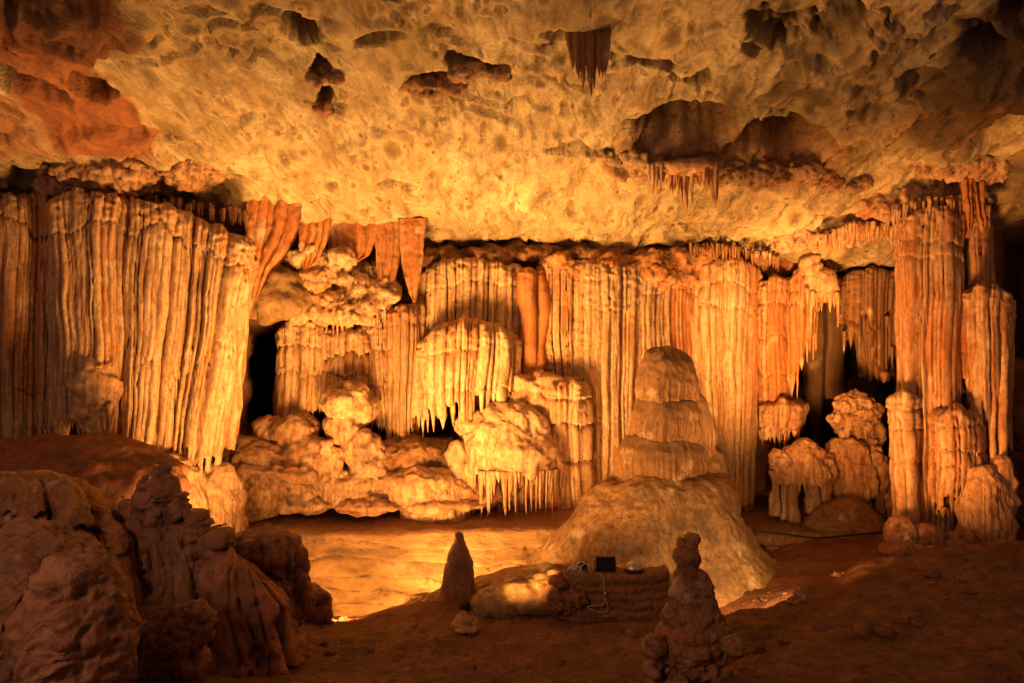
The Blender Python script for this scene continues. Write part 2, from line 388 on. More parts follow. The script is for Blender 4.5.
def rock(name, a=(.40, .27, .13), b=(.22, .14, .075), red=(.30, .085, .035), spec=.2, stretch=(1, 1, 1), spots=.8, bumpd=.06, veins=1.):
    k = NT(name)
    v = k.mapped(stretch)
    n1 = k.noise(v, .55, 6, .6, .9); n2 = k.noise(v, 2.3, 7, .65, 1.4)
    c = k.mix(k.ramp(n1, [(.42, 0.), (.56, .85)]), a, b)
    c = k.mix(k.ramp(n2, [(.47, 0.), (.60, .7)]), c, b)
    c = k.mix(k.ramp(k.noise(k.mapped((stretch[0] * 2.2, stretch[1] * .7, stretch[2]), (5, 2, 1)), 1.4, 6, .7, .6), [(.52, 0.), (.66, .75)]), c, tuple(x * .55 for x in b))
    # oval dark blotches
    wob = k.n('ShaderNodeVectorMath', operation='ADD'); k.l(v, wob.inputs[0])
    nn = k.n('ShaderNodeTexNoise'); k.l(v, nn.inputs['Vector']); nn.inputs['Scale'].default_value = 1.7; nn.inputs['Detail'].default_value = 3
    k.l(nn.outputs['Color'], wob.inputs[1])
    sp = k.ramp(k.vor(wob.outputs[0], 1.15, 'SMOOTH_F1', .95), [(.18, 1.), (.40, 0.)])
    sp2 = k.ramp(k.vor(wob.outputs[0], 2.9, 'F1', 1.), [(.12, 1.), (.30, 0.)]); sp2 = k.math('MULTIPLY', sp2, k.ramp(k.noise(v, 1.1, 2), [(.5, 0.), (.62, spots * .8)]))
    sp = k.math('MULTIPLY', sp, k.ramp(k.noise(v, .8, 3), [(.40, 0.), (.50, spots)]))
    c = k.mix(sp, c, (.15, .095, .05)); c = k.mix(sp2, c, (.13, .085, .045))
    # pale branching veins
    vein = k.ramp(k.vor(wob.outputs[0], 1.9, 'DISTANCE_TO_EDGE'), [(.0, .7), (.03, 0.)])
    vein = k.math('MULTIPLY', vein, k.ramp(n1, [(.4, veins), (.6, 0.)]))
    c = k.mix(vein, c, (.55, .38, .19))
    c = k.mix(k.attr('tint'), c, k.mix(k.ramp(n2, [(.35, 0.), (.65, 1.)]), red, (.42, .15, .06)))
    c = k.mix(k.attr('dirt'), c, (.085, .06, .04))
    fine = k.noise(v, 14, 6, .68)
    c = k.mix(k.ramp(fine, [(.32, .5), (.52, 0.)]), c, b)
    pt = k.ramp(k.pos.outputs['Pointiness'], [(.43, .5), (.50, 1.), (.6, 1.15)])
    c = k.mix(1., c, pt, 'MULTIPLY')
    h = k.noise(v, 6.5, 8, .66, .3)
    nb = k.bump(n2, bumpd * 2.2, .7); nb = k.bump(h, bumpd, .8, nb); nb = k.bump(fine, .012, .7, nb)
    return k.fin(c, k.ramp(h, [(.3, .5), (.7, .85)]), spec, nb)

def roof(name):
    k = NT(name); v = k.mapped((1, .38, 1))
    nz = k.n('ShaderNodeTexNoise'); k.l(v, nz.inputs['Vector']); nz.inputs['Scale'].default_value = 1.3; nz.inputs['Detail'].default_value = 4
    vm = k.n('ShaderNodeVectorMath', operation='MULTIPLY_ADD'); k.l(nz.outputs['Color'], vm.inputs[0]); vm.inputs[1].default_value = (.55, .55, .0); k.l(v, vm.inputs[2]); wv = vm.outputs[0]
    big = k.noise(v, .35, 5, .6, .5); mid = k.noise(wv, 1.6, 6, .62, .5)
    c = k.mix(k.ramp(big, [(.40, 0.), (.62, 1.)]), (.56, .49, .30), (.31, .25, .14))
    c = k.mix(k.ramp(mid, [(.44, 0.), (.62, .75)]), c, (.30, .215, .10))
    st = k.noise(k.mapped((2.6, .42, 1), (1, 7, 3)), 1.5, 6, .66, .5)
    c = k.mix(k.ramp(st, [(.50, 0.), (.62, .7)]), c, (.20, .135, .06))
    for sc, lo, hi, rnd, amt in ((.62, .20, .40, .52, .75), (1.1, .18, .36, .42, .85), (2.1, .16, .32, .5, .8), (3.8, .14, .30, .62, .8)):
        o = k.n('ShaderNodeTexVoronoi', feature='F1'); k.l(wv, o.inputs['Vector']); o.inputs['Scale'].default_value = sc; o.inputs['Randomness'].default_value = 1
        sep = k.n('ShaderNodeSeparateColor'); k.l(o.outputs['Color'], sep.inputs[0])
        on = k.ramp(sep.outputs[0], [(rnd, 0.), (rnd + .12, amt)])
        rim = k.math('MULTIPLY', k.ramp(o.outputs['Distance'], [(lo, 0.), ((lo + hi) / 2, .6), (hi, .45), (hi + .1, 0.)]), on)
        c = k.mix(rim, c, (.62, .48, .25))
        c = k.mix(k.math('MULTIPLY', k.ramp(o.outputs['Distance'], [(lo * .55, 1.), (hi * .85, 0.)]), on), c, (.15, .10, .045))
    vein = k.math('MULTIPLY', k.ramp(k.vor(wv, 2.3, 'DISTANCE_TO_EDGE'), [(0., .7), (.03, 0.)]), k.ramp(mid, [(.42, 1.), (.55, 0.)]))
    c = k.mix(vein, c, (.66, .52, .30))
    crack = k.math('MULTIPLY', k.ramp(k.vor(wv, .62, 'DISTANCE_TO_EDGE'), [(0., .5), (.008, 0.)]), k.ramp(big, [(.5, 0.), (.58, .7)]))
    c = k.mix(crack, c, (.06, .04, .02))
    c = k.mix(k.attr('tint'), c, k.mix(k.ramp(mid, [(.35, 0.), (.65, 1.)]), (.20, .062, .028), (.34, .13, .055)))
    c = k.mix(k.attr('dirt'), c, (.075, .052, .03))
    fine = k.noise(v, 15, 6, .7)
    c = k.mix(k.ramp(fine, [(.34, .55), (.5, 0.)]), c, (.19, .125, .055))
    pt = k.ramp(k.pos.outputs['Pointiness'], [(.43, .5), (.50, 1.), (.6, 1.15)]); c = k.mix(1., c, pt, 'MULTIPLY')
    nb = k.bump(mid, .16, .8); nb = k.bump(k.noise(v, 6, 8, .68), .07, .9, nb); nb = k.bump(fine, .015, .8, nb)
    return k.fin(c, .7, .2, nb)

def plain(name, col, rough=.5, metal=0., spec=.5):
    k = NT(name); c = k.mix(k.ramp(k.noise(k.mapped((1, 1, 1)), 40, 4), [(.4, 0.), (.7, .4)]), col, tuple(x * .5 for x in col))
    k.b.inputs['Metallic'].default_value = metal
    return k.fin(c, rough, spec)

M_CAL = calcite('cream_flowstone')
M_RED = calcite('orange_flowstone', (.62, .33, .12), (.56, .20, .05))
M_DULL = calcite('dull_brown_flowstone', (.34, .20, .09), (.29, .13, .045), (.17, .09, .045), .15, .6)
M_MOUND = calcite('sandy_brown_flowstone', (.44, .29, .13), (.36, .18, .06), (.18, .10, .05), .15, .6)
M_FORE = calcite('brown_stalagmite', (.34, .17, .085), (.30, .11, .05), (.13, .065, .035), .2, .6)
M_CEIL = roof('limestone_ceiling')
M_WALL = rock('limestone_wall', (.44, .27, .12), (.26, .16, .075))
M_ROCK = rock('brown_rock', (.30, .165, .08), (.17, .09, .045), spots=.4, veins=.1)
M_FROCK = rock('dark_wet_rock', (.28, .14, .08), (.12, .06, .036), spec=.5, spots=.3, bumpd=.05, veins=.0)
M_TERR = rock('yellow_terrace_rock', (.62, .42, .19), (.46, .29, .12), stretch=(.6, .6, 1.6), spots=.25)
M_MUD = rock('brown_mud', (.20, .105, .064), (.11, .057, .037), spots=.35, bumpd=.05, spec=.12, veins=0.)
M_DARK = plain('black_crust', (.03, .022, .018), .7, 0., .2)
M_BLACK = plain('black_metal', (.015, .014, .013), .45)
M_PALE = plain('pale_metal', (.55, .5, .42), .35, .6)
M_CABLE = plain('grey_cable', (.42, .33, .24), .5)
M_DCABLE = plain('black_cable', (.02, .018, .015), .5)
M_GLASS = plain('lamp_glass', (.5, .46, .38), .1)

# ---------------------------------------------------------------- setting: ground, ceiling, rock wall
def tps(pts, smoothing=1e-3):
    P = np.array(pts, float); n = len(P); X = P[:, :2]
    def U(r2): return np.where(r2 > 0, r2 * np.log(r2 + 1e-12), 0)
    K = U(((X[:, None] - X[None]) ** 2).sum(-1)) + smoothing * np.eye(n)
    A = np.zeros((n + 3, n + 3)); A[:n, :n] = K; A[:n, n] = 1; A[:n, n + 1:] = X; A[n, :n] = 1; A[n + 1:, :n] = X.T
    w = np.linalg.solve(A, np.concatenate([P[:, 2], [0, 0, 0]]))
    def f(x, y):
        x, y = np.broadcast_arrays(np.asarray(x, float), np.asarray(y, float)); sh = x.shape; x = x.ravel(); y = y.ravel(); out = np.empty(len(x))
        for a in range(0, len(x), 50000):
            xs, ys = x[a:a + 50000], y[a:a + 50000]
            out[a:a + 50000] = U((xs[:, None] - X[None, :, 0]) ** 2 + (ys[:, None] - X[None, :, 1]) ** 2) @ w[:n] + w[n] + w[n + 1] * xs + w[n + 2] * ys
        return out.reshape(sh)
    return f

# ground: measured spots (pixel, depth) turned into points of the hall floor
_gp = [(-250, 683, 6.5), (0, 690, 6.6), (120, 690, 7.2), (250, 683, 8.6), (400, 683, 9.2), (512, 683, 9.3), (640, 683, 8.8), (760, 683, 8.0), (900, 683, 7.4), (1024, 683, 7.0), (1250, 683, 6.6),
       (250, 655, 11), (400, 655, 11.5), (512, 645, 12.3), (640, 640, 11.6), (740, 626, 11.6), (860, 600, 11.6), (1024, 590, 11), (1250, 590, 10.5),
       (300, 632, 14), (380, 622, 15), (460, 628, 13.6), (540, 622, 14), (640, 617, 14), (715, 618, 13.8), (745, 617, 14.4), (800, 600, 13.2), (850, 568, 14.2), (960, 548, 15), (1024, 545, 15), (1250, 540, 14.5),
       (230, 625, 13), (300, 614, 19), (380, 614, 19.2), (460, 612, 18.6), (345, 622, 16.2), (400, 608, 16.2), (450, 590, 16.2), (500, 575, 16.6), (540, 572, 17), (430, 612, 14.8), (520, 600, 15.2), (640, 590, 16.4), (745, 614, 15.6), (800, 580, 17), (900, 552, 17), (1010, 545, 17.5),
       (180, 560, 16), (80, 480, 16.5), (0, 470, 15.5), (-200, 470, 14), (220, 560, 17.5), (200, 530, 19.0), (120, 470, 18.6), (0, 460, 18.6)]
_G = [(wx(a, y), y, wz(b, y)) for a, b, y in _gp] + [(x, 0.3, 4.35) for x in (-9, -4, 0, 4, 9)] + [(x, -9, 5.2) for x in (-12, 0, 12)] + \
     [(x, 24, .35) for x in (-9, -3, 3, 9, 14)] + [(x, 32, .4) for x in (-16, 0, 16)] + [(wx(200, 20), 20.5, .8), (wx(300,19.5),19.5,-1.6), (wx(450,19.6),19.6,-1.5), (0, 21.2, .2), (5, 21, 0.), (9, 21, .3)]
ground_z = tps(_G, .02)
def ground_rough(x, y):
    P = np.stack([x, y, 0 * x], -1)
    near = 1 - smooth(10, 17, y)
    return .10 * fbm(P, 1.7, 4) + .035 * fbm(P, .42, 4, off=4) * (1 + near) + .05 * ridge(P * np.array([1, .6, 1]), 1.1, 3, off=2) * smooth(-.1, .3, fbm(P, 2.4, 2, off=8))
def floor_at(x, y): return float(ground_z(np.array([x]), np.array([y]))[0])

ys = np.concatenate([np.linspace(-9, 5, 40), np.linspace(5.1, 24, 330), np.linspace(24.2, 40, 30)]); us = np.linspace(-1.35, 1.35, 480)
yy, uu = np.meshgrid(ys, us, indexing='ij'); xx = uu * np.maximum(yy, 4.) * .95
zz = ground_z(xx, yy) + ground_rough(xx, yy)
mb = MB(); P_ = np.stack([xx, yy, zz], -1)
mb.grid(P_, tint=.25 * smooth(12, 18, yy), dirt=.35 * smooth(.1, .5, fbm(P_, 1.3, 4, off=21)))
part('ground', mb, M_MUD, w=None, kind='structure')

# ceiling
_cp = [(0, 190, 18.8), (130, 196, 19.6), (250, 208, 20.8), (340, 222, 21.8), (430, 234, 22.8), (560, 246, 23), (680, 246, 23), (780, 258, 23), (850, 268, 22.6), (900, 214, 20), (960, 190, 19), (1024, 190, 18.6), (-200, 190, 18), (1250, 190, 18),
       (512, 120, 17.5), (250, 110, 16.5), (780, 130, 17), (60, 110, 15.2), (960, 110, 15.2), (512, 0, 12.6), (250, 0, 12.2), (780, 0, 12.2), (0, 0, 11.6), (1024, 0, 11.6), (-250, 0, 11), (1300, 0, 11)]
_Cc = [(wx(a, y), y, wz(b, y)) for a, b, y in _cp] + [(x, 0, 12.6) for x in (-12, -5, 0, 5, 12)] + [(x, -9, 12.5) for x in (-12, 0, 12)] + [(x, 26, 9.0) for x in (-14, -7, 0, 7, 14)] + [(x, 34, 8.6) for x in (-18, 0, 18)]
ceil_base = tps(_Cc, .02)
def ceil_at(px, py):
    Y = 17.0; tx = (px - 512) / F; tz = (341.5 - py) / F
    lo, hi = 6., 30.
    for _ in range(40):
        mid = (lo + hi) / 2
        if CZ + tz * mid > float(ceil_base(np.array([tx * mid]), np.array([mid]))[0]): hi = mid
        else: lo = mid
    return np.array([tx * lo, lo, CZ + tz * lo])
# hollows eaten up into the roof, and blocks that hang lower: (px, py, half width px, half depth m, height m, turn)
_pits = [(322, 80, 12, .35, 1.2, 0), (320, 106, 13, .35, 1.2, .2), (185, 205, 14, .4, 1.0, 0), (302, 40, 22, .8, 2.0, 0), (95, 100, 18, .5, 1.6, .2), (62, 52, 30, .4, 1.4, -.4), (690, 132, 60, 1.15, 2.4, -.1), (790, 155, 50, .8, 1.7, .1), (440, 86, 24, .4, 1.1, .1), (395, 188, 16, .35, .35, 0), (480, 70, 30, .3, 1.0, -.1),
         (660, 66, 38, .3, .6, -.25), (560, 42, 30, .25, .5, -.3), (700, 88, 16, .25, .5, -.3), (570, 150, 34, .25, .35, -.1), (800, 40, 70, .5, .45, .2), (850, 25, 40, .4, .6, .9), (985, 62, 34, .4, .6, .2), (1000, 140, 22, .7, 1.6, 0),
         (780, 52, 30, .4, .5, 0), (180, 196, 18, .5, .9, 0), (160, 188, 10, .4, .8, 0), (10, 90, 24, 1.2, .9, -.5), (30, 186, 45, .7, 1.0, 0), (380, 45, 26, .3, .3, .3), (930, 100, 40, .7, .4, .5), (880, 120, 30, .5, .35, -.4), (1015, 20, 20, .6, .5, 0)]
_lobes = [(740, 182, 90, .5, -.30, -.08), (640, 168, 40, .4, -.3, .1), (250, 150, 70, 1.2, -.22, .6), (60, 25, 90, 1.0, -.5, .2), (110, 145, 45, .8, -.3, 0), (105, 182, 50, .6, -.45, 0), (200, 175, 28, .5, -.25, 0), (20, 150, 60, .5, -.3, 0),
          (880, 60, 60, .9, -.35, .5), (940, 150, 70, .8, -.3, 0), (820, 90, 50, .8, -.3, .3), (1000, 100, 50, .8, -.4, .2), (900, 10, 60, .7, -.4, .2), (560, 70, 50, .4, -.15, -.3), (460, 100, 50, .4, -.15, 0), (850, 200, 90, .6, -.35, -.05)]
_feat = [(ceil_at(a, b), c, d, h, r) for a, b, c, d, h, r in _pits + _lobes]
def ceiling_z(x, y):
    P = np.stack([x, y, 0 * x], -1).astype(np.float32)
    W = P + .34 * np.stack([fbm(P, 1.0, 4, off=1), fbm(P, 1.0, 4, off=6), 0 * x], -1)
    z = ceil_base(x, y)
    right = smooth(2.5, 8, x) * (1 - smooth(19, 21, y)) + .5 * smooth(-7, -10, x)
    z = z + .20 * fbm(P * np.array([1, .6, 1]), 2.6, 3, off=11) + .07 * fbm(W * np.array([1, .7, 1]), .8, 3, off=13)
    z = z + right * .34 * ridge(W * np.array([1, .7, 1]), 1.7, 4, off=17)
    # broken bedding: thin slabs have dropped away along wandering steps
    f = 2.6 * fbm(W * np.array([1, .7, 1]), 3.2, 4, off=31) + .12 * y; st = f - np.floor(f)
    z = z + .16 * (np.floor(f) * 0 + smooth(0, .07, st) * (1 - smooth(.35, .9, st))) * smooth(-.25, .15, fbm(P, 2.1, 2, off=35))
    z = z + .02 * ridge(W * np.array([1, .5, 1]), .55, 4, off=37)
    # scallops
    z = z + (.10 + .06 * right) * np.abs(perlin(W * np.array([1.4, .62, 1]) + 40)) * 2. + .02 * np.abs(perlin(W * np.array([3.1, 1.5, 1]) + 70))
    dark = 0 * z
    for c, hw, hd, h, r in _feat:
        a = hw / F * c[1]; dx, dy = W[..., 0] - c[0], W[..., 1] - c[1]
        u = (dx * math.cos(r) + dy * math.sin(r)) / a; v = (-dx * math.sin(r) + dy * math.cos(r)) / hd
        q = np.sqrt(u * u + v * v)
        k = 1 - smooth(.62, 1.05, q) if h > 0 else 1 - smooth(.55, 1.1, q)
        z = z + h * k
        if h > .4: dark = np.maximum(dark, (1 - smooth(.5, 1.1, q)) * .9)  # shade of the deeper hollows painted into the colour
    return z, dark, W
ys = np.concatenate([np.linspace(-9, 9.5, 36), np.linspace(9.6, 24.8, 380), np.linspace(25, 36, 20)]); us = np.linspace(-1.35, 1.35, 780)
yy, uu = np.meshgrid(ys, us, indexing='ij'); xx = uu * np.maximum(yy, 8.) * .95
zz, dark, W_ = ceiling_z(xx, yy)
pxx = 512 + xx / np.maximum(yy, 1) * F; pyy = 341.5 - (zz - CZ) / np.maximum(yy, 1) * F
red = 0 * zz
for a, b, ra, rb, k in [(30, 20, 105, 55, 1.), (95, 130, 60, 60, .95), (60, 90, 45, 60, .9), (230, 225, 60, 20, .4), (790, 165, 60, 25, .55), (960, 120, 60, 40, .3), (1005, 120, 40, 40, .6), (720, 160, 60, 14, .4), (640, 160, 45, 18, .5), (0, 130, 40, 40, .6)]:
    c = ceil_at(a, b); c2 = ceil_at(a, b - rb); hw = ra / F * c[1]; hd = abs(c[1] - c2[1])
    q = np.sqrt(((W_[..., 0] - c[0]) / hw) ** 2 + ((W_[..., 1] - c[1]) / hd) ** 2)
    red = np.maximum(red, k * (1 - smooth(.75, 1.05, q)))
P_ = np.stack([xx, yy, zz], -1)
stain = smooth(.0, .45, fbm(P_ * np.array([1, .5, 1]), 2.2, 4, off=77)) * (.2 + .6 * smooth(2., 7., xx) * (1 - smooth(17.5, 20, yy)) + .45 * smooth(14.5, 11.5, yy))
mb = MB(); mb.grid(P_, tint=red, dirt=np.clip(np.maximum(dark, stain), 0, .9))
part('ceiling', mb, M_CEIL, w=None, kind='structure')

# rock wall behind the flowstone, with the two black recesses
us = np.arange(-520, 1560, 3.5); zs = np.arange(-1.5, 12.2, .07)
uu, zc = np.meshgrid(us, zs)
Yw = interp(uu, [(-520, 16), (-200, 19), (0, 20.3), (215, 22.0), (280, 24.2), (400, 24.4), (700, 24.4), (795, 24.8), (812, 29), (895, 29), (905, 22), (1000, 21.5), (1012, 24), (1040, 23), (1100, 19), (1560, 13)])
pyc = 341.5 - (zc - CZ) / 22. * F
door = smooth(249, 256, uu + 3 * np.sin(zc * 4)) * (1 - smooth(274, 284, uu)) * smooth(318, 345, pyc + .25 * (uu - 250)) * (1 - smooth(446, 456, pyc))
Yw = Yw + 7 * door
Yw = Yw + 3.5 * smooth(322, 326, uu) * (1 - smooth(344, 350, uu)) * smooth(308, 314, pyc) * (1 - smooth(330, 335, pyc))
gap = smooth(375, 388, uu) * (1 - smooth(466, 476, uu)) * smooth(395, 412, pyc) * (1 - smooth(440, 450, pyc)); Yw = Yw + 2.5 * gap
P_ = np.stack([(uu - 512) / F * Yw, Yw, zc], -1)
Yw2 = Yw + .28 * fbm(P_, 1.6, 4) + .07 * ridge(P_, .5, 3)
P_ = np.stack([(uu - 512) / F * Yw, Yw2, zc], -1)
mb = MB(); mb.grid(P_, tint=.45 + .3 * fbm(P_, 1.2, 3), dirt=np.clip(.15 + .6 * smooth(802, 812, uu) * (1 - smooth(890, 910, uu)) + .5 * door + .5 * smooth(1000, 1015, uu), 0, .85))  # colour darkened inside the cave, the doorway and at the right edge
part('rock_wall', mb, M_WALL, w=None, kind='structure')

# ---------------------------------------------------------------- flowstone formations
def formation(name, label, cat, mat, specs, body='curtain', group=None, fmat=None, extra=None):
    sp = specs if isinstance(specs, list) else [specs]
    s0 = sp[0]; xm = (s0['pbot'][0] + s0['pbot'][1]) / 2; ym = max(p[1] for p in s0['bot']) if not isinstance(s0['bot'], (int, float)) else s0['bot']
    r = root(name, label, cat, at(xm, ym, s0['Y']), group)
    fr = MB()
    for s in sp:
        s = dict(s); bn = s.pop('name', body); mt = s.pop('mat', mat)
        b = MB(); flow(b, fr, **s); part(bn, b, mt, r, w=(.035, 1.3, .008, .3, .003, .07))
    if extra: extra(r)
    if fr.V: pieces(fr, fmat or mat, r, (.035, 1.3, .008, .3, .003, .07))
    return r

G_CUR = 'flowstone curtains along the back of the hall'
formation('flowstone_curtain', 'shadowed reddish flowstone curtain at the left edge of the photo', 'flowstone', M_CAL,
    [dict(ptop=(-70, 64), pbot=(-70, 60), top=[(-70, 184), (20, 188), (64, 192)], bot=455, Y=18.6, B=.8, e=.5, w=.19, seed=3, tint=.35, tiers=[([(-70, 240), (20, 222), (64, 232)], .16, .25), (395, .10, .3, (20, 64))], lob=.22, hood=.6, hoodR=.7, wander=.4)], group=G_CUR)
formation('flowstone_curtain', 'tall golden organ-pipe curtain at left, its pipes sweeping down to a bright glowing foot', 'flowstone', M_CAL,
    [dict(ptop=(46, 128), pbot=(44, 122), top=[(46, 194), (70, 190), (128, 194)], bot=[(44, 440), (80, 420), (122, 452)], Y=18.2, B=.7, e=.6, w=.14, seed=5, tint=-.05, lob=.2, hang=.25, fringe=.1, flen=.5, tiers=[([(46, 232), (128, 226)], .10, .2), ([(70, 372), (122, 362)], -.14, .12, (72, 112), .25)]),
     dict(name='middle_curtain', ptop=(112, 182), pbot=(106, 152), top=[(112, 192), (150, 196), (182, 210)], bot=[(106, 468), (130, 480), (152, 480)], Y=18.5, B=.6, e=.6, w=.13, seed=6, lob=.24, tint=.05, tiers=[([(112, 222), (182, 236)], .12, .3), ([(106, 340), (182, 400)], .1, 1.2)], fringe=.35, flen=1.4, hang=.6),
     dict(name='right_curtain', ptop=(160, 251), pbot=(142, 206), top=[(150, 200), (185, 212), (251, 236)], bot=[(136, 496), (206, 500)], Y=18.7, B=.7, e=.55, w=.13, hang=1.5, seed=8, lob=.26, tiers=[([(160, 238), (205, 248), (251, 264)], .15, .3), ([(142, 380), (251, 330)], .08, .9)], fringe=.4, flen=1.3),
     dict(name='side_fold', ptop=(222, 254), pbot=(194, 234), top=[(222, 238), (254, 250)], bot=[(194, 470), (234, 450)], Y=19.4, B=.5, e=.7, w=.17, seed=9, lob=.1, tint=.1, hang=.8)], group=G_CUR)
b = MB()
b.ellipsoid(at(96, 388, 18.0), (.55, .45, .75), nu=60, nv=44, amp=.14, sc=.35, rg=.06)
b.ellipsoid(at(90, 412, 18.0), (.42, .4, .5), nu=50, nv=36, amp=.12, sc=.3, rg=.05)
rng = random.Random(4)
for k in range(26):
    px = rng.uniform(76, 114); p = at(px, rng.uniform(402, 418), 17.75 + rng.uniform(0, .3)); ln = rng.uniform(.3, .85)
    kk = np.linspace(0, 1, 7); b.tube(np.stack([p[0] + 0 * kk, p[1] + 0 * kk, p[2] - ln * kk], -1), .075 * (1 - kk ** 1.5) + .008, 7)
part('flowstone_lump', b, M_CAL, None, label='shaggy lump of flowstone with a dripping underside on the left curtain, above the bare slope', cat='flowstone', loc=at(95, 430, 18))

# bright mounds at the foot of the left curtain
def ground_mound(label, px, py, Y, rx, ry, seed, drip=True, mat=M_CAL, name='flowstone_mound', tint=0., extra=()):
    b = MB(); c = at(px, py, Y); R = pp(rx, Y); H = pp(ry, Y)
    b2 = MB()
    lathe(b, c + [0, 0, -H], [(0, 2 * H), (R * .45, 1.93 * H), (R * .8, 1.6 * H, .03), (R * .97, 1.1 * H, .06), (R, .7 * H, .08), (R * .98, .2 * H, .07), (R * 1.05, -.6 * H, .05)], 1, .8, ribs=.17, amp=.16, sc=.7, seed=seed, nth=150, tint=tint)
    for e in extra: b.ellipsoid(at(e[0], e[1], Y + e[4]), (pp(e[2], Y), pp(e[2], Y) * .8, pp(e[3], Y)), nu=60, nv=40, amp=.12, sc=.5, rg=.04, off=e[0], tint=tint)
    part('%s' % name, b, mat, None, label=label, cat='flowstone', loc=c + [0, 0, -H])
ground_mound('bright fluted mound glowing at the foot of the tall left curtain', 176, 500, 18.3, 31, 44, 11, tint=-.1, extra=[(160, 480, 22, 26, .1)])
ground_mound('bright rounded dripping mound right of the curtain foot, beside the dark spiked outcrop', 216, 506, 18.9, 27, 44, 12, tint=-.1)

# orange draperies hanging from the roof, centre left
def drapery(b, outline, Y, folds=5, depth=.12, seed=1, tint=.8, nz=60, thick=.05, lean=.0):
    """outline = [(py, left px, right px)] from top to tip: one folded sheet of stone"""
    o = np.array(outline, float); rng = np.random.RandomState(seed)
    py = np.linspace(o[0, 0], o[-1, 0], nz)[:, None]; l = np.interp(py, o[:, 0], o[:, 1]); r = np.interp(py, o[:, 0], o[:, 2])
    for side in (0, 1):
        u = np.linspace(0, 1, 70)[None]; px = l + (r - l) * u
        X = wx(px, Y); Z = wz(py, Y) + 0 * u
        wv = sum(rng.uniform(.4, 1) * np.cos(np.pi * 2 * k * u + rng.uniform(0, 6)) / k ** .7 for k in (1, 2, folds, folds * 2))
        w2 = np.abs(np.sin(np.pi * folds * u + 1.5 * fbm(np.stack([X, 0 * X, Z * .4], -1), 1., 2, off=seed)))
        Yv = Y + depth * (.5 * wv * .5 - w2) + side * thick * np.sin(np.pi * u) ** .3 + .03 * fbm(np.stack([X, 0 * X + seed, Z], -1), .25, 3) + 1.0 * 0 + (py - o[0, 0]) * lean
        b.grid(np.stack([X, Yv, Z], -1), tint=tint + .2 * np.cos(9 * u + seed) + 0 * py)
G_DR = 'orange draperies hanging below the roof'
r = root('stone_drapery', 'broad orange stone drapery tapering to a thin point above the grey boulder', 'drapery', at(275, 305, 20.6), G_DR)
b = MB(); drapery(b, [(192, 266, 306), (208, 262, 302), (232, 258, 300), (262, 252, 283), (272, 252, 272), (290, 250, 262), (304, 252, 254)], 20.7, 3, .07, 2); part('sheet', b, M_RED, r)
b = MB(); drapery(b, [(196, 246, 272), (262, 246, 262), (284, 248, 257), (312, 249, 251)], 20.5, 2, .05, 3, .6); part('blade', b, M_RED, r)
r = root('stone_drapery', 'two orange folds of stone drapery under the roof, right of the broad pointed one', 'drapery', at(320, 262, 21.6), G_DR)
b = MB(); drapery(b, [(200, 300, 336), (245, 298, 326), (262, 300, 318), (270, 304, 308)], 21.7, 4, .06, 5, .65); part('fold', b, M_RED, r)
b = MB(); drapery(b, [(206, 322, 382), (240, 326, 376), (256, 330, 370), (266, 342, 352)], 22.2, 4, .07, 6, .6); part('fold', b, M_RED, r)
r = root('stone_drapery', 'long orange blade of stone hanging from the roof beside the shaggy ledge', 'drapery', at(410, 300, 21.9), G_DR)
b = MB(); drapery(b, [(218, 398, 426), (262, 401, 422), (285, 406, 419), (303, 413, 416)], 21.9, 2, .07, 8, .8); part('blade', b, M_RED, r)
b = MB(); drapery(b, [(220, 374, 404), (262, 377, 400), (280, 378, 396), (288, 380, 390)], 22.2, 3, .06, 9, .65); part('fold', b, M_RED, r)

# grey boulder, coral ledge, stepped flowstone under it
b = MB(); b.ellipsoid(at(276, 292, 21.8), (1.0, .8, .85), nu=90, nv=60, amp=.3, sc=1.0, rg=.05, dirt=.25); b.ellipsoid(at(256, 302, 21.8), (.7, .6, .5), nu=70, nv=50, amp=.2, sc=.8, dirt=.3)
part('grey_boulder', b, M_WALL, None, label='smooth grey boulder wedged under the orange drapery, above the dark doorway', cat='boulder', loc=at(276, 315, 21.8))
def coral(b, px0, px1, py0, py1, Y, n, r, seed, tint=0.):
    g = random.Random(seed)
    for k in range(int(n * 1.3)):
        px, py = g.uniform(px0, px1), g.uniform(py0, py1); q = g.uniform(.5, 1.2) * r
        b.ellipsoid(at(px, py, Y + g.uniform(-.2, .25)), (q * g.uniform(.8, 1.5), q, q * g.uniform(.6, 1.)), nu=26, nv=18, amp=q * .5, sc=q * .6, oc=3, off=k * 1.3, rg=q * .2, tint=tint)
r = root('shaggy_ledge', 'pale shaggy ledge of coral-like stone with a black hole in its underside', 'flowstone', at(330, 330, 22.1))
b = MB(); coral(b, 288, 380, 296, 316, 22.2, 34, .34, 1); coral(b, 296, 345, 252, 280, 22.1, 20, .3, 2); coral(b, 345, 395, 280, 312, 22.4, 22, .32, 3)
fused('crust', b, M_CAL, r, .05, 24, ((.10, .4, 4), (.035, .12, 3), (.008, .04, 2)), (.05, .3), .05, .05)
fr = MB(); g = random.Random(9)
for k in range(46):
    px = g.uniform(290, 385); p = at(px, 316 + g.uniform(-6, 6), 22.0 + g.uniform(-.15, .2)); ln = g.uniform(.15, .55) if not 322 < px < 345 else g.uniform(.3, .8); kk = np.linspace(0, 1, 6)
    fr.tube(np.stack([p[0] + 0 * kk, p[1] + 0 * kk, p[2] + .1 - ln * kk], -1), g.uniform(.035, .07) * (1 - kk ** 1.5) + .006, 7)
pieces(fr, M_CAL, r)
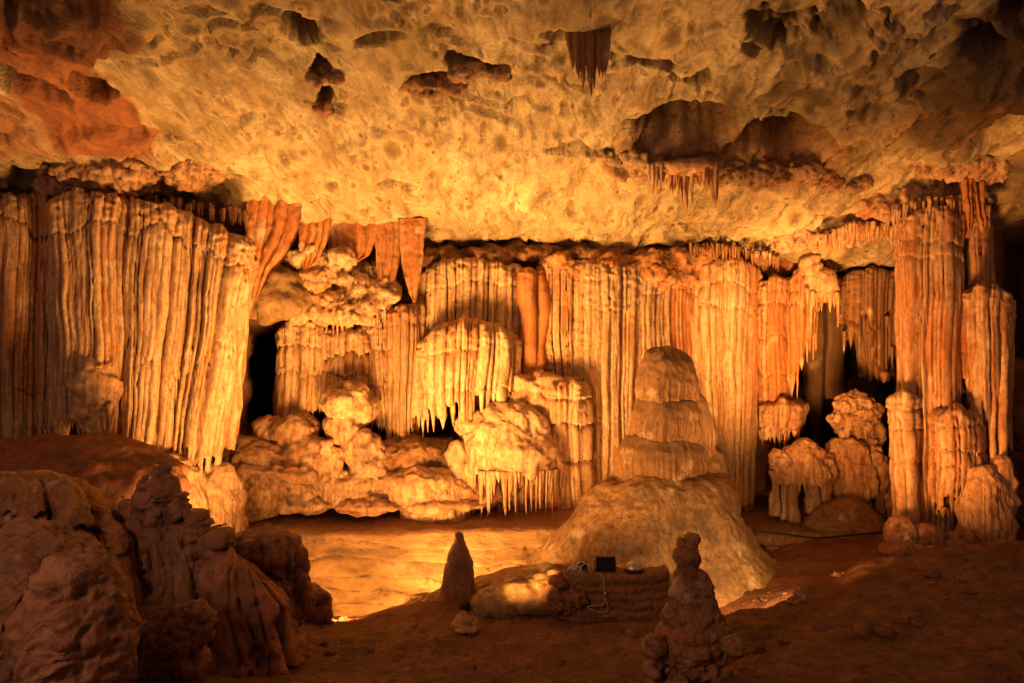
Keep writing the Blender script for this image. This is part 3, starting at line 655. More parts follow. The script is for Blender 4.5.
b = MB(); flow(b, None, ptop=(334, 380), pbot=(330, 384), top=262, bot=300, Y=22.5, B=.3, w=.14, seed=21, tint=.15, lob=.1); flow(b, None, ptop=(296, 336), pbot=(292, 336), top=262, bot=305, Y=22.6, B=.3, w=.14, seed=22, tint=.3); part('back_flutes', b, M_CAL, r)
formation('flowstone_steps', 'stepped flowstone with short fluted tiers between the doorway and the brown column', 'flowstone', M_CAL,
    [dict(ptop=(277, 326), pbot=(275, 322), top=[(277, 326), (300, 316), (326, 322)], bot=[(275, 436), (300, 420), (322, 410)], Y=22.2, B=.6, e=.6, w=.13, seed=13, tiers=[(346, .2, .12), (374, .12, .15)], fringe=.35, flen=.35, lob=.12, tint=.02, hang=.2),
     dict(name='middle_tier', ptop=(318, 372), pbot=(316, 370), top=[(318, 330), (345, 326), (372, 332)], bot=402, Y=22.2, B=.6, e=.6, w=.12, seed=14, tiers=[(352, .28, .15), (372, .2, .12)], fringe=.4, flen=.3, lob=.12, hang=.2),
     dict(name='right_tier', ptop=(358, 397), pbot=(360, 396), top=[(358, 322), (397, 318)], bot=[(360, 428), (396, 436)], Y=22.4, B=.5, e=.6, w=.12, seed=15, tiers=[(348, .2, .12), (384, .12, .12)], fringe=.35, flen=.4, lob=.1, hang=.5)], body='left_tier')
formation('flowstone_column', 'dull brown fluted column under the orange blade, darker than its neighbours', 'column', M_CAL,
    dict(ptop=(388, 420), pbot=(390, 414), top=[(388, 308), (420, 302)], bot=442, Y=22.2, B=.5, e=.8, w=.15, seed=16, tint=.35, dirt=.25, lob=.06, hang=.35, fringe=.1), body='shaft')
# boulders cascading below the stepped flowstone
def cascade(name, label, lumps, mat, voxel=.05, tint=0., dirt=0., ribs=True, cat='boulder', amps=((.13, .9, 4), (.045, .22, 3), (.012, .06, 2)), rg=(.06, .5)):
    b = MB()
    for (px, py, Y, rx, ry, *k) in lumps: b.ellipsoid(at(px, py, Y), (pp(rx, Y), pp(rx, Y) * (k[0] if k else .8), pp(ry, Y)), nu=32, nv=22, amp=.12, sc=.7, off=px * .1, tilt=k[1] if len(k) > 1 else 0)
    px, py, Y = lumps[0][:3]
    def drip(V, N):
        steep = smooth(.75, .25, np.abs(N[:, 2])); q = np.stack([V[:, 0] * 2.6, V[:, 1] * 2.6, V[:, 2] * .4], -1)
        return .07 * steep * ridge(q, .6, 3, off=2) * smooth(-.25, .25, fbm(V, 1.1, 2, off=5)) - .07 * smooth(.5, .85, ridge(V, 1.3, 2, off=12))
    return fused(name, b, mat, None, voxel, 16, amps, rg, tint, dirt, drip, label=label, cat=cat, loc=at(px, py + lumps[0][4], Y))
cascade('stacked_dome', 'three rounded brown domes stacked one on another below the stepped flowstone', [(350, 404, 21.6, 27, 23), (346, 428, 21.5, 19, 20), (362, 448, 21.4, 21, 20), (368, 470, 21.3, 17, 22), (356, 484, 21.4, 30, 16), (385, 494, 21.8, 40, 12)], M_CAL, .045, .2, .1, cat='stalagmite')
cascade('rounded_boulder', 'brown boulders in a heap at the foot of the dark doorway', [(296, 430, 21.8, 24, 16), (272, 432, 22, 18, 14), (304, 456, 21.5, 24, 24), (262, 462, 21.6, 40, 20), (240, 455, 21.6, 30, 18), (290, 475, 21.2, 30, 16)], M_CAL, .05, .4, .1)
cascade('rounded_boulder', 'smooth yellow boulder low on the left, brightly lit from the side', [(252, 490, 20.9, 48, 26), (225, 500, 20.6, 30, 24), (290, 494, 21.0, 28, 18), (300, 502, 21.2, 40, 9)], M_CAL, .05, .05, 0)
cascade('rounded_boulder', 'long low brown boulder behind the terrace, right of the stacked domes', [(420, 484, 21.9, 54, 22), (470, 490, 22.1, 40, 18), (380, 498, 21.9, 60, 9), (440, 498, 22.0, 60, 9)], M_CAL, .05, .3, 0)
cascade('rounded_boulder', 'shaded boulder under the black gap between the brown column and the hooded curtain', [(412, 458, 22.2, 38, 22), (398, 470, 22, 30, 22), (440, 462, 22.4, 34, 22)], M_WALL, .05, .35, .2)
b = MB()
for px, py, h, rr in [(327, 438, 60, 9), (320, 452, 44, 8), (335, 446, 52, 8), (313, 466, 30, 7), (342, 470, 26, 8)]:
    Y = 21.1; c = at(px, py, Y); H = pp(h, Y); R = pp(rr, Y)
    lathe(b, c + [0, 0, -H], [(0, H), (R * .5, H * .97), (R * .9, H * .85, .02), (R * .85, H * .5, .03), (R * 1.1, H * .2, .03), (R * 1.2, -.2, .03)], ribs=.5, amp=.09, sc=.3, nth=60, seed=px)
part('stalagmite_cluster', b, M_CAL, None, label='cluster of small pale stalagmites standing in front of the stacked domes', cat='stalagmite', loc=at(327, 500, 21.1))

# ---- centre wall
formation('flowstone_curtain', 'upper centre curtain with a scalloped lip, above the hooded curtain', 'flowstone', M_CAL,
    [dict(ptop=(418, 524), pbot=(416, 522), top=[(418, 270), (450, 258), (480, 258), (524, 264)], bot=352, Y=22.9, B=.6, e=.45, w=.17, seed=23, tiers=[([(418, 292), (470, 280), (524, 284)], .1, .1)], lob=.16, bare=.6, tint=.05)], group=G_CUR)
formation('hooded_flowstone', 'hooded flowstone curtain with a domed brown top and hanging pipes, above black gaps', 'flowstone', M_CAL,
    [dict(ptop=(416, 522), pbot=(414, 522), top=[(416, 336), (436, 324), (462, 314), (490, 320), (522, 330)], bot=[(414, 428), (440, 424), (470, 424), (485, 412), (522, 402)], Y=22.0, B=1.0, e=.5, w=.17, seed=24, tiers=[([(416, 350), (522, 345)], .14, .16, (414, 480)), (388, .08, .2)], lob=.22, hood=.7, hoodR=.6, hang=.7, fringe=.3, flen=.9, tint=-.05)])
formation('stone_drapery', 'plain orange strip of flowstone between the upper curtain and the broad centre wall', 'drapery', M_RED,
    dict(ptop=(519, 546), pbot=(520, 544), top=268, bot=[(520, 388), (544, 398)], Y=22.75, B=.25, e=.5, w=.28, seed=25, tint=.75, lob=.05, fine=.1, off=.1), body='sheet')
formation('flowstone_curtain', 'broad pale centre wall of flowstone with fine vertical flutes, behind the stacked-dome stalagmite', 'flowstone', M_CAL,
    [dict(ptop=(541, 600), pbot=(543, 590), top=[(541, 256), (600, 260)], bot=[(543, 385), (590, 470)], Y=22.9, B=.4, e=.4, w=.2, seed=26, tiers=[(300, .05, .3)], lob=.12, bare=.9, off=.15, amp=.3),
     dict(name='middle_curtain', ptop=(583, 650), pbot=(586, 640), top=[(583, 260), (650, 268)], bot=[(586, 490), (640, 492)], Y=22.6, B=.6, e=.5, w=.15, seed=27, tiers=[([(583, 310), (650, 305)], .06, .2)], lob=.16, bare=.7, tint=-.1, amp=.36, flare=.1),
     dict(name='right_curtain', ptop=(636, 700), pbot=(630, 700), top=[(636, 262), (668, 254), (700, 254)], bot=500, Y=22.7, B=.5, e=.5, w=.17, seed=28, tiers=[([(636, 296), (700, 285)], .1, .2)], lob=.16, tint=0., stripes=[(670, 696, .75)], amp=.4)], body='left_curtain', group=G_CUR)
r = root('flowstone_mound', 'big domed flowstone mound with a dripping lower half, low in the centre of the wall', 'flowstone', at(512, 526, 21.8))
b = MB(); flow(b, None, ptop=(462, 566), pbot=(464, 566), top=[(462, 452), (510, 440), (566, 440)], bot=530, Y=22.0, B=.8, e=.6, w=.15, seed=30, tiers=[([(462, 482), (510, 492), (566, 488)], .2, .35)], lob=.2, tint=.2, back=.3); part('lower_flutes', b, M_CAL, r, w=(.035, 1.3, .008, .3, .003, .07))
b = MB(); Yq = 22.0; R = pp(56, Yq); c = at(512, 468, Yq)
lathe(b, c, [(0, 2.25), (.5, 2.15), (R * .55, 1.75), (R * .8, 1.2), (R * .96, .55, .02), (R, .15, .06), (R * .97, -.05, .08), (R * .8, 0, .05), (.2, .1)], 1, .68, ribs=.1, amp=.2, sc=.9, seed=30, nth=220, tint=0.)
b.ellipsoid(at(536, 396, 22.5), (1.1, .7, .8), nu=80, nv=60, amp=.25, sc=.7, rg=.04); b.ellipsoid(at(482, 430, 22.2), (.8, .6, .7), nu=80, nv=60, amp=.2, sc=.6, off=4)
part('dome', b, M_CAL, r)
fr = MB(); g = random.Random(5)
for k in range(90):
    a_ = g.uniform(-2.95, -.2); p = c + np.array([R * .96 * math.cos(a_), R * .64 * math.sin(a_), .1]); ln = g.uniform(.15, 1.3) * (1.1 if k % 3 else .5); kk = np.linspace(0, 1, 9)
    fr.tube(np.stack([p[0] + 0 * kk, p[1] + 0 * kk, p[2] - (ln + .1) * kk], -1), g.uniform(.035, .07) * (1 - kk ** 1.8) * (1 + .12 * np.sin(kk * 9 + k)) + .008, 7, g.uniform(0, .4))
pieces(fr, M_CAL, r)
ground_mound('plain yellow swelling of flowstone at the left foot of the big dripping mound', 440, 500, 21.5, 32, 34, 31, tint=.05, extra=[(458, 480, 16, 40, .2), (425, 505, 26, 22, -.1)])
formation('flowstone_shelves', 'narrow stack of four fringed flowstone shelves left of the stacked-dome stalagmite', 'flowstone', M_CAL,
    [dict(ptop=(540, 588), pbot=(548, 594), top=[(540, 382), (565, 376), (588, 382)], bot=528, Y=21.9, B=.7, e=.6, w=.12, seed=33, tiers=[(398, .2, .05, (0, 2000), .25), (424, .28, .08, (0, 2000), .3), (460, .28, .08, (0, 2000), .3)], hood=.5, hoodR=.35, fringe=.75, flen=.5, lob=.12)], body='shelf_stack')
def lip(r):
    b = MB(); coral(b, 560, 640, 258, 276, 23.0, 26, .32, 51, .35); coral(b, 640, 705, 256, 280, 22.8, 22, .34, 52, .4); fused('lumpy_lip', b, M_RED, r, .05, 6, ((.1, .5, 4), (.03, .14, 3)), (.05, .3), .4, .15)
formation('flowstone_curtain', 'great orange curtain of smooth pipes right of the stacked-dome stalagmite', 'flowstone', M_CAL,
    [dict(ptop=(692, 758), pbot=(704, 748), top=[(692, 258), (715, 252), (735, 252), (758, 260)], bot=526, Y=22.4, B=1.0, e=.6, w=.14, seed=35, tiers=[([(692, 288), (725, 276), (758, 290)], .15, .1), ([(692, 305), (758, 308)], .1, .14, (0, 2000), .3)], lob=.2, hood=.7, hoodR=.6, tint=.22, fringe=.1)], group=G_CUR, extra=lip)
formation('flowstone_column', 'knobbly slender column just right of the black slit', 'column', M_CAL,
    [dict(ptop=(761, 788), pbot=(760, 790), top=[(761, 280), (775, 270), (788, 278)], bot=442, Y=22.5, B=.7, e=.75, w=.14, seed=37, tiers=[(300, .12, .1), (335, .1, .1), (372, .08, .1)], lob=.12, fringe=.2, flen=.4, tint=.35, bare=.8, hang=.3)], body='shaft')
formation('stalactite_cluster', 'tapering cluster of stalactites with ragged pointed ends at the edge of the black cave', 'stalactite', M_CAL,
    [dict(ptop=(784, 822), pbot=(784, 816), top=[(784, 276), (800, 266), (822, 280)], bot=[(784, 398), (800, 372), (816, 338)], Y=22.6, B=.8, e=.7, w=.12, seed=38, tiers=[(290, .1, .1), (306, .1, .12)], lob=.1, hang=.4, fringe=.3, flen=.9, tint=.4)], body='cluster')
r = root('stalactite_fan', 'small pale fan of stalactites hanging right of the ragged cluster', 'stalactite', at(822, 308, 22.2))
b = MB(); b.ellipsoid(at(822, 284, 22.2), (.5, .4, .5), nu=50, nv=36, amp=.12, sc=.4, rg=.04, tint=.3); b.ellipsoid(at(812, 266, 22.3), (.35, .4, .5), nu=40, nv=30, amp=.12, sc=.3, tint=.3); part('fan', b, M_CAL, r)
fr = MB(); g = random.Random(2)
for k in range(22):
    px = g.uniform(806, 838); p = at(px, 292 + g.uniform(-4, 4), 22.0 + g.uniform(-.1, .3)); ln = g.uniform(.25, .7) + (.7 if k in (3, 9) else 0); kk = np.linspace(0, 1, 7)
    fr.tube(np.stack([p[0] + 0 * kk, p[1] + 0 * kk, p[2] + .1 - ln * kk], -1), g.uniform(.05, .08) * (1 - kk ** 1.5) + .008, 7, .3)
pieces(fr, M_CAL, r)
# rock lip running along the top of the wall under the roof
b = MB()
g = random.Random(12)
for k in range(64):
    px = 425 + k * 6.2; py = interp(px, [(425, 264), (480, 258), (560, 256), (640, 256), (690, 252), (760, 262), (830, 268)]) + g.uniform(-3, 3); Y = 23.7 + g.uniform(-.2, .3)
    b.ellipsoid(at(px, py, Y), (g.uniform(.25, .6), .6, g.uniform(.2, .42)), nu=30, nv=20, amp=.15, sc=.4, off=k, rg=.06, tint=.5, dirt=.35)
fused('rock_lip', b, M_WALL, None, .06, 12, ((.12, .6, 4), (.03, .15, 3)), (.05, .3), .5, .35, label='dark brown rocky lip running along the top of the centre wall, just under the roof', cat='rock', loc=at(620, 262, 23.7))

# ---- right: black cave with draperies and stalagmites
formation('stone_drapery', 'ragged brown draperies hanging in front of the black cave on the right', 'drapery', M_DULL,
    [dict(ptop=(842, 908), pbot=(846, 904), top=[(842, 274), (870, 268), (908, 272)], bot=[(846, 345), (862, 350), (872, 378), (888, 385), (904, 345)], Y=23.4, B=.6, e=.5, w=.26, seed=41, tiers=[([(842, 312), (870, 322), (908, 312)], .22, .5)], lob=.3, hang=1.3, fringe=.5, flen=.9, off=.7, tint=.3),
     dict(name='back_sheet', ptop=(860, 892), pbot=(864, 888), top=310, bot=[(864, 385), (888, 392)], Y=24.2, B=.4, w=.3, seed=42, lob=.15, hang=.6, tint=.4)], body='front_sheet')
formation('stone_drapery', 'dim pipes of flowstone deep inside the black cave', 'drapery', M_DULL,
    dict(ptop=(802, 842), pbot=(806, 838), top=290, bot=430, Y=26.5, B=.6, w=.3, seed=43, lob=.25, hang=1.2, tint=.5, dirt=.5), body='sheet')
formation('flowstone_block', 'small block of flowstone with a ragged fringe, below the knobbly slender column', 'flowstone', M_CAL,
    [dict(ptop=(760, 804), pbot=(762, 800), top=[(760, 404), (780, 398), (804, 402)], bot=[(762, 446), (800, 438)], Y=21.9, B=.8, e=.7, w=.13, seed=44, tiers=[(428, .12, .08)], lob=.15, hood=.5, hoodR=.3, hang=.25, fringe=.5, flen=.4, tint=.3, bare=.6)], body='block')
def mushroom(label, cx, top, Y, rx, capb, legs, seed, mat=M_CAL, tint=.3, name='mushroom_stalagmite', extra=None, dirt=0.):
    """domed cap with fringe standing on stout legs: legs = [(px, foot py, px radius)]"""
    r = root(name, label, 'stalagmite', at(cx, max(l[1] for l in legs), Y))
    b = MB(); R = pp(rx, Y); H = pp(capb - top, Y); c = at(cx, capb, Y)
    lathe(b, c, [(0, H), (R * .35, H * .95), (R * .7, H * .72, .02), (R * .92, H * .4, .05), (R, H * .1, .07), (R * .93, -.1 * H, .07), (R * .7, -.02 * H, .05), (0.1, .1 * H)], 1, .85, ribs=.2, amp=.14, sc=.5, seed=seed, nth=110, tint=tint, dirt=dirt)
    if extra:
        for e in extra: b.ellipsoid(at(e[0], e[1], Y + e[4]), (pp(e[2], Y), pp(e[2], Y), pp(e[3], Y)), nu=60, nv=40, amp=.14, sc=.35, rg=.06, off=e[0], tint=tint, dirt=dirt)
    part('cap', b, mat, r)
    g = random.Random(seed)
    for (px, fy, pr) in legs:
        lb = MB(); t = at(px, capb - 8, Y + g.uniform(-.25, .2)); f_ = at(px + g.uniform(-2, 2), fy, t[1]); kk = np.linspace(0, 1, 14)[:, None]
        q = pp(pr, Y)
        lb.tube(t * (1 - kk) + f_ * kk, q * (1.15 - .35 * np.sin(np.pi * kk[:, 0]) + .1 * np.sin(9 * kk[:, 0] + px)), 16, tint, dirt); part('leg', lb, mat, r, w=(.06, .5, .03, .15, .006, .05))
    fr = MB()
    for k in range(34):
        a = g.uniform(-math.pi, 0); p = c + np.array([R * .92 * math.cos(a), R * .8 * math.sin(a), .05]); ln = g.uniform(.1, .5); kk = np.linspace(0, 1, 6)
        fr.tube(np.stack([p[0] + 0 * kk, p[1] + 0 * kk, p[2] + .08 - ln * kk], -1), g.uniform(.04, .08) * (1 - kk ** 1.6) + .006, 7, tint, dirt)
    pieces(fr, mat, r)
    return r
mushroom('mushroom-shaped stalagmite on dripping legs, left of the shaggy-topped one', 803, 437, 21.2, 26, 478, [(775, 515, 5), (792, 530, 8.5), (812, 512, 8), (826, 500, 6), (784, 520, 3)], 61, extra=[(783, 462, 12, 12, -.1), (822, 470, 12, 18, .1)])
mushroom('tall stalagmite with domed shoulders, dripping over the low rounded mound on the right', 852, 436, 21.7, 24, 490, [(842, 508, 7), (858, 512, 8), (878, 512, 6), (834, 505, 6), (868, 515, 4)], 62, extra=[(872, 470, 14, 26, .1), (840, 460, 12, 22, 0), (884, 500, 10, 20, .2)])
b = MB(); coral(b, 842, 874, 398, 410, 22.1, 9, .26, 71, .3); coral(b, 838, 868, 410, 426, 22.0, 10, .24, 72, .3); coral(b, 850, 874, 426, 442, 22.1, 8, .22, 73, .3); b.ellipsoid(at(868, 436, 22.4), (.5, .4, .8), nu=40, nv=30, amp=.1, sc=.3)
for k in range(30):
    px = rng.uniform(840, 872); p = at(px, rng.uniform(405, 432), 21.8); kk = np.linspace(0, 1, 6); ln = rng.uniform(.2, .5)
    b.tube(np.stack([p[0] + 0 * kk, p[1] + 0 * kk, p[2] - ln * kk], -1), .06 * (1 - kk ** 1.5) + .006, 7, .3)
b.ellipsoid(at(857, 416, 22.2), (.4, .4, .8), nu=50, nv=40, amp=.2, sc=.4, rg=.06, tint=.3)
fused('shaggy_stalagmite', b, M_CAL, None, .03, 14, ((.06, .35, 4), (.02, .1, 3), (.006, .04, 2)), (.04, .25), .3, .1, label='shaggy knob of flowstone on top of the domed stalagmite, against the black cave', cat='stalagmite', loc=at(857, 442, 22.1))
b = MB(); c = at(848, 536, 20.6); lathe(b, c, [(0, 1.16), (.35, 1.12), (.8, .85), (1.15, .45), (1.33, .1), (1.42, -.4)], 1.02, .8, amp=.1, sc=.8, seed=14, nth=150, tint=.2, dirt=.1)
part('rounded_mound', b, M_DULL, None, label='smooth low olive-brown mound in front of the dripping stalagmites on the right', cat='mound', loc=c)
# long base slab the right-hand formations stand on
def slab(name, label, pts_top, y_front, thick, depth, mat, tint=0., cat='rock ledge', seed=1, amp=.12, batter=.25, dirt=0., strata=.12):
    """ledge whose front lip follows pts_top = [(px, py)] at depth y_front"""
    b = MB(); n = 260; px = np.linspace(pts_top[0][0], pts_top[-1][0], n); py = interp(px, pts_top)
    zt = wz(py, y_front); x = wx(px, y_front)
    prof = [(depth, .0), (depth * .6, .0), (.5, .0), (.2, -.02), (.06, -.07), (0, -.16)] + [(-batter * q, -.16 - (thick - .16) * q) for q in np.linspace(.03, 1, 46)] + [(-batter - .3, -thick - .3)]
    pr = np.array(prof); P = np.stack([x[None] + 0 * pr[:, :1], y_front + pr[:, :1] + 0 * x[None], zt[None] + pr[:, 1:2]], -1)
    d = amp * fbm(P * np.array([.6, 1, 1]), 1.1, 4, off=seed) + .04 * ridge(P * np.array([.5, 1, 1.6]), .6, 3, off=seed)
    st = (P[..., 2] + .16 * P[..., 0] * (fbm(P * np.array([.3, 0, 0]), 2., 1, off=seed)) + .16 * fbm(P * np.array([.5, 1, 1]), 1.3, 3, off=seed + 6)) / .42; fr_ = st - np.floor(st)
    d = d + strata * (smooth(0, .16, fr_) * (1 - .55 * fr_)) * (.4 + smooth(-.3, .3, fbm(P * np.array([.5, 1, .7]), 1.2, 2, off=seed + 9)))
    P[..., 1] -= d * np.linspace(0, 1, len(pr))[:, None].clip(.0, .4) * 2.5; P[..., 2] += .05 * fbm(P, .9, 3, off=seed + 3)
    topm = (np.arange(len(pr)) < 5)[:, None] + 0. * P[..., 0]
    b.grid(P, tint=np.clip(tint + .25 * fbm(P, 1., 3, off=seed) + .7 * topm, 0, 1), dirt=np.clip(dirt + .55 * topm + .5 * smooth(.15, .5, fbm(P * np.array([.6, 1, 1.6]), .9, 4, off=seed + 2)), 0, .85))  # top rows painted darker, for the shaded strip above the lip
    return part(name, b, mat, None, w=(.04, .9, .015, .2, .005, .05), label=label, cat=cat, loc=at((pts_top[0][0] + pts_top[-1][0]) / 2, pts_top[0][1], y_front))
slab('rock_ledge', 'low dark base ledge under the mushroom stalagmites on the right, crossed by a black cable', [(735, 534), (800, 531), (860, 533), (905, 538)], 20.0, .5, 3.5, M_DULL, .25, seed=5)
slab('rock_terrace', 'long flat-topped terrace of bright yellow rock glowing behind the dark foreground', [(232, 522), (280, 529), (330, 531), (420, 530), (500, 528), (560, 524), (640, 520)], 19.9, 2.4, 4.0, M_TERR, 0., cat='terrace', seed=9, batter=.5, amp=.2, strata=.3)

# ---- great right column group
G_RC = 'fluted columns on the right'
formation('flowstone_column', 'massive fluted column on the right reaching from floor to roof', 'column', M_CAL,
    [dict(ptop=(896, 968), pbot=(902, 962), top=[(896, 214), (930, 206), (968, 208)], bot=545, Y=18.6, B=1.1, e=.7, w=.13, seed=46, tiers=[([(896, 236), (968, 240)], .14, .14), ([(905, 252), (960, 258)], .1, .14)], lob=.2, hood=.35, hoodR=.3, tint=.25, amp=.5, fringe=.25, flen=.35, off=.4)], body='shaft', group=G_RC)
formation('flowstone_column', 'shorter column with a flat dark top right of the massive one, breaking into separate pipes', 'column', M_CAL,
    [dict(ptop=(962, 1011), pbot=(966, 1008), top=[(962, 292), (975, 278), (1000, 282), (1011, 290)], bot=[(966, 398), (985, 428), (1008, 470)], Y=18.4, B=.9, e=.65, w=.12, seed=47, lob=.15, hood=.6, hoodR=.3, tint=.2, hang=.6, amp=.5, fringe=.2),
     dict(name='back_pipes', ptop=(966, 990), pbot=(966, 988), top=215, bot=285, Y=19.2, B=.5, e=.7, w=.15, seed=48, tint=.35, lob=.06)], body='shaft', group=G_RC)
r = root('thin_column', 'two thin pale pipes standing free below the shorter column on the right', 'column', at(1000, 540, 18.2), G_RC)
for px, p0, p1, pr in [(1002, 330, 505, 4.5), (992, 340, 480, 3.2), (977, 330, 445, 4)]:
    b = MB(); kk = np.linspace(0, 1, 30)[:, None]; b.tube(at(px, p0, 18.55) * (1 - kk) + at(px + 1, p1, 18.1) * kk, pp(pr, 18) * (1 + .25 * fbm(np.stack([kk[:, 0] * 4, 0 * kk[:, 0], 0 * kk[:, 0] + px], -1), .6, 2)), 14, .1); part('pipe', b, M_CAL, r)
formation('flowstone_shelves', 'tiered flowstone with long fringes growing on the foot of the massive column', 'flowstone', M_CAL,
    [dict(ptop=(930, 982), pbot=(934, 984), top=[(930, 412), (955, 402), (982, 412)], bot=[(934, 520), (960, 505), (984, 520)], Y=17.9, B=.8, e=.6, w=.13, seed=49, tiers=[(424, .15, .06, (0, 2000), .25), (448, .22, .12, (0, 2000), .35), (466, .12, .12)], lob=.15, hood=.5, hoodR=.35, hang=.8, fringe=.7, flen=.6, tint=.3)], body='shelf_stack')
ground_mound('dripping flowstone foot under the thin pale pipes at the right edge', 984, 505, 17.7, 26, 40, 50, tint=.25, extra=[(1000, 490, 16, 34, .1)])
formation('flowstone_column', 'narrow knobbly stack leaning against the left side of the massive column', 'column', M_CAL,
    [dict(ptop=(890, 917), pbot=(900, 922), top=[(890, 396), (905, 388), (917, 394)], bot=545, Y=18.1, B=.6, e=.8, w=.12, seed=53, tiers=[(410, .14, .06, (0, 2000), .2), (428, .14, .08, (0, 2000), .25), (462, .1, .1, (0, 2000), .3)], lob=.12, hood=.35, hoodR=.25, fringe=.5, flen=.4, tint=.35, bare=.6)], body='shaft', group=G_RC)
r = root('stone_drapery', 'two reddish blades hanging from the roof above the shorter right column', 'drapery', at(972, 235, 18.2))
b = MB(); drapery(b, [(180, 960, 974), (205, 962, 973), (228, 965, 970), (238, 967, 968)], 18.2, 2, .1, 15, .8); part('blade', b, M_RED, r)
b = MB(); drapery(b, [(182, 971, 984), (210, 973, 984), (226, 978, 983), (232, 980, 982)], 18.3, 2, .1, 16, .8); part('blade', b, M_RED, r)
# comb of little stalactites under the roof edge
def comb(label, pts, Y, n, lmin, lmax, rr, seed, mat=M_CAL, tint=.2, name='stalactite_row', loc=None):
    b = MB(); g = random.Random(seed)
    for k in range(n):
        px = g.uniform(pts[0][0], pts[-1][0]); yy = float(interp(px, pts)) + g.uniform(-3, 3); p = at(px, yy, Y + g.uniform(-.5, .5)); ln = g.uniform(lmin, lmax) * g.uniform(.4, 1); kk = np.linspace(0, 1, 7)
        b.tube(np.stack([p[0] + 0 * kk, p[1] + 0 * kk, p[2] + .25 - (ln + .25) * kk], -1), g.uniform(.6, 1.2) * rr * (1 - kk ** 1.5) + .006, 7, tint)
    r = root(name, label, 'stalactites', at(pts[0][0], pts[0][1], Y)); pieces(b, mat, r, most=100, longer=.15); return r
comb('comb of tiny stalactites under the dark roof edge above the massive right column', [(886, 222), (920, 208), (960, 206), (992, 216)], 18.9, 110, .12, .4, .05, 3)
comb('row of short pale stalactites hanging from the roof edge left of the massive column', [(820, 246), (850, 232), (898, 232)], 20.4, 120, .12, .35, .06, 4, tint=.1)
comb('row of tiny dark stalactites under the roof edge above the great orange curtain', [(690, 252), (730, 254), (780, 262)], 22.6, 110, .1, .35, .05, 5, M_DULL, .4)
comb('row of stubby stalactites along the roof edge above the tall left curtain', [(60, 200), (130, 202), (210, 214), (250, 222)], 19.6, 90, .1, .3, .05, 6, M_CAL, .2)

# ---- hanging clusters in the roof
r = root('stalactite_cluster', 'red-brown stalactite cluster hanging from a crack high in the roof', 'stalactite', ceil_at(590, 42), None)
c = ceil_at(588, 40); b = MB(); g = random.Random(8); k1 = F / c[1]
for k in range(24):
    u = g.uniform(-1, 1); x = c[0] + u * 19 / k1; ln = (58 - 26 * abs(u - .25) + g.uniform(-12, 10)) / k1; kk = np.linspace(0, 1, 12); z0 = c[2] + .25
    b.tube(np.stack([x + 0 * kk, c[1] + g.uniform(-.25, .15) + 0 * kk, z0 - (ln + .15) * kk], -1), g.uniform(.06, .11) * (1 - kk ** 2.2) + .01, 9, .7, .15)
pieces(b, M_DULL, r)
c = ceil_at(688, 172); r = root('stalactite_cluster', 'pale-topped stalactite cluster hanging below the large dark hollow in the roof', 'stalactite', c)
b = MB(); b.ellipsoid(c + [-.2, -.3, .02], (1.0, .5, .2), nu=60, nv=24, amp=.12, sc=.4, rg=.05, tint=.3); part('cap', b, M_CAL, r)
b = MB(); k1 = F / c[1]
for k in range(46):
    u = g.uniform(-1, 1); x = c[0] + (-8 + u * 36) / k1; ln = (16 + 20 * max(0, 1 - abs(u - .1) * 3) + 16 * max(0, 1 - abs(u - .9) * 5) + g.uniform(-6, 10)) / k1; kk = np.linspace(0, 1, 9)
    b.tube(np.stack([x + 0 * kk, c[1] - .5 + g.uniform(-.2, .3) + 0 * kk, c[2] + .1 - (ln + .1) * kk], -1), g.uniform(.04, .085) * (1 - kk ** 1.8) + .008, 8, .55)
pieces(b, M_CAL, r)
# crusted rock edges of the roof
def crust(label, spots, seed, mat=M_CEIL, tint=.5, rr=.3, dirt=0.):
    b = MB(); g = random.Random(seed); c0 = None
    for (a, q, n, sx) in spots:
        for k in range(n):
            c = ceil_at(a + g.uniform(-sx, sx), q + g.uniform(-5, 5)); c0 = c if c0 is None else c0; s = g.uniform(.5, 1.2) * rr
            b.ellipsoid(c + [0, 0, g.uniform(-.05, .3)], (s * 1.5, s, s * .9), nu=34, nv=24, amp=s * .5, sc=s * .7, off=k + a, rg=s * .25, tint=tint * g.uniform(.5, 1), dirt=dirt)
    fused('roof_crust', b, mat, None, .04, 4, ((.07, .4, 4), (.03, .12, 3), (.008, .04, 2)), (.05, .3), tint, .1, label=label, cat='rock crust', loc=c0)
crust('broken crust of reddish rock around the small hollow near the top of the roof', [(440, 90, 16, 24), (480, 72, 10, 22), (420, 92, 8, 16)], 5, tint=.55, rr=.15)
crust('small reddish rubble crust round two little dark holes in the roof, upper left of centre', [(324, 84, 7, 12), (318, 110, 8, 12)], 15, tint=.6, rr=.11)
crust('knobbly reddish crust at the left end of the large dark hollow in the roof', [(628, 160, 22, 26), (650, 172, 14, 16)], 6, tint=.45, rr=.17)
crust('jumble of reddish rock below the second dark hollow in the roof', [(770, 178, 18, 40), (830, 188, 12, 34), (740, 184, 14, 30)], 7, tint=.5, rr=.19)
crust('coarse pale crust of coral stone above the left curtain', [(105, 180, 40, 36), (80, 188, 12, 20), (185, 178, 22, 14)], 8, M_CAL, .25, .36)
crust('rough pale coral stone over the massive right column', [(830, 240, 26, 40), (900, 205, 22, 40), (960, 176, 12, 30)], 9, M_CAL, .2, .3)

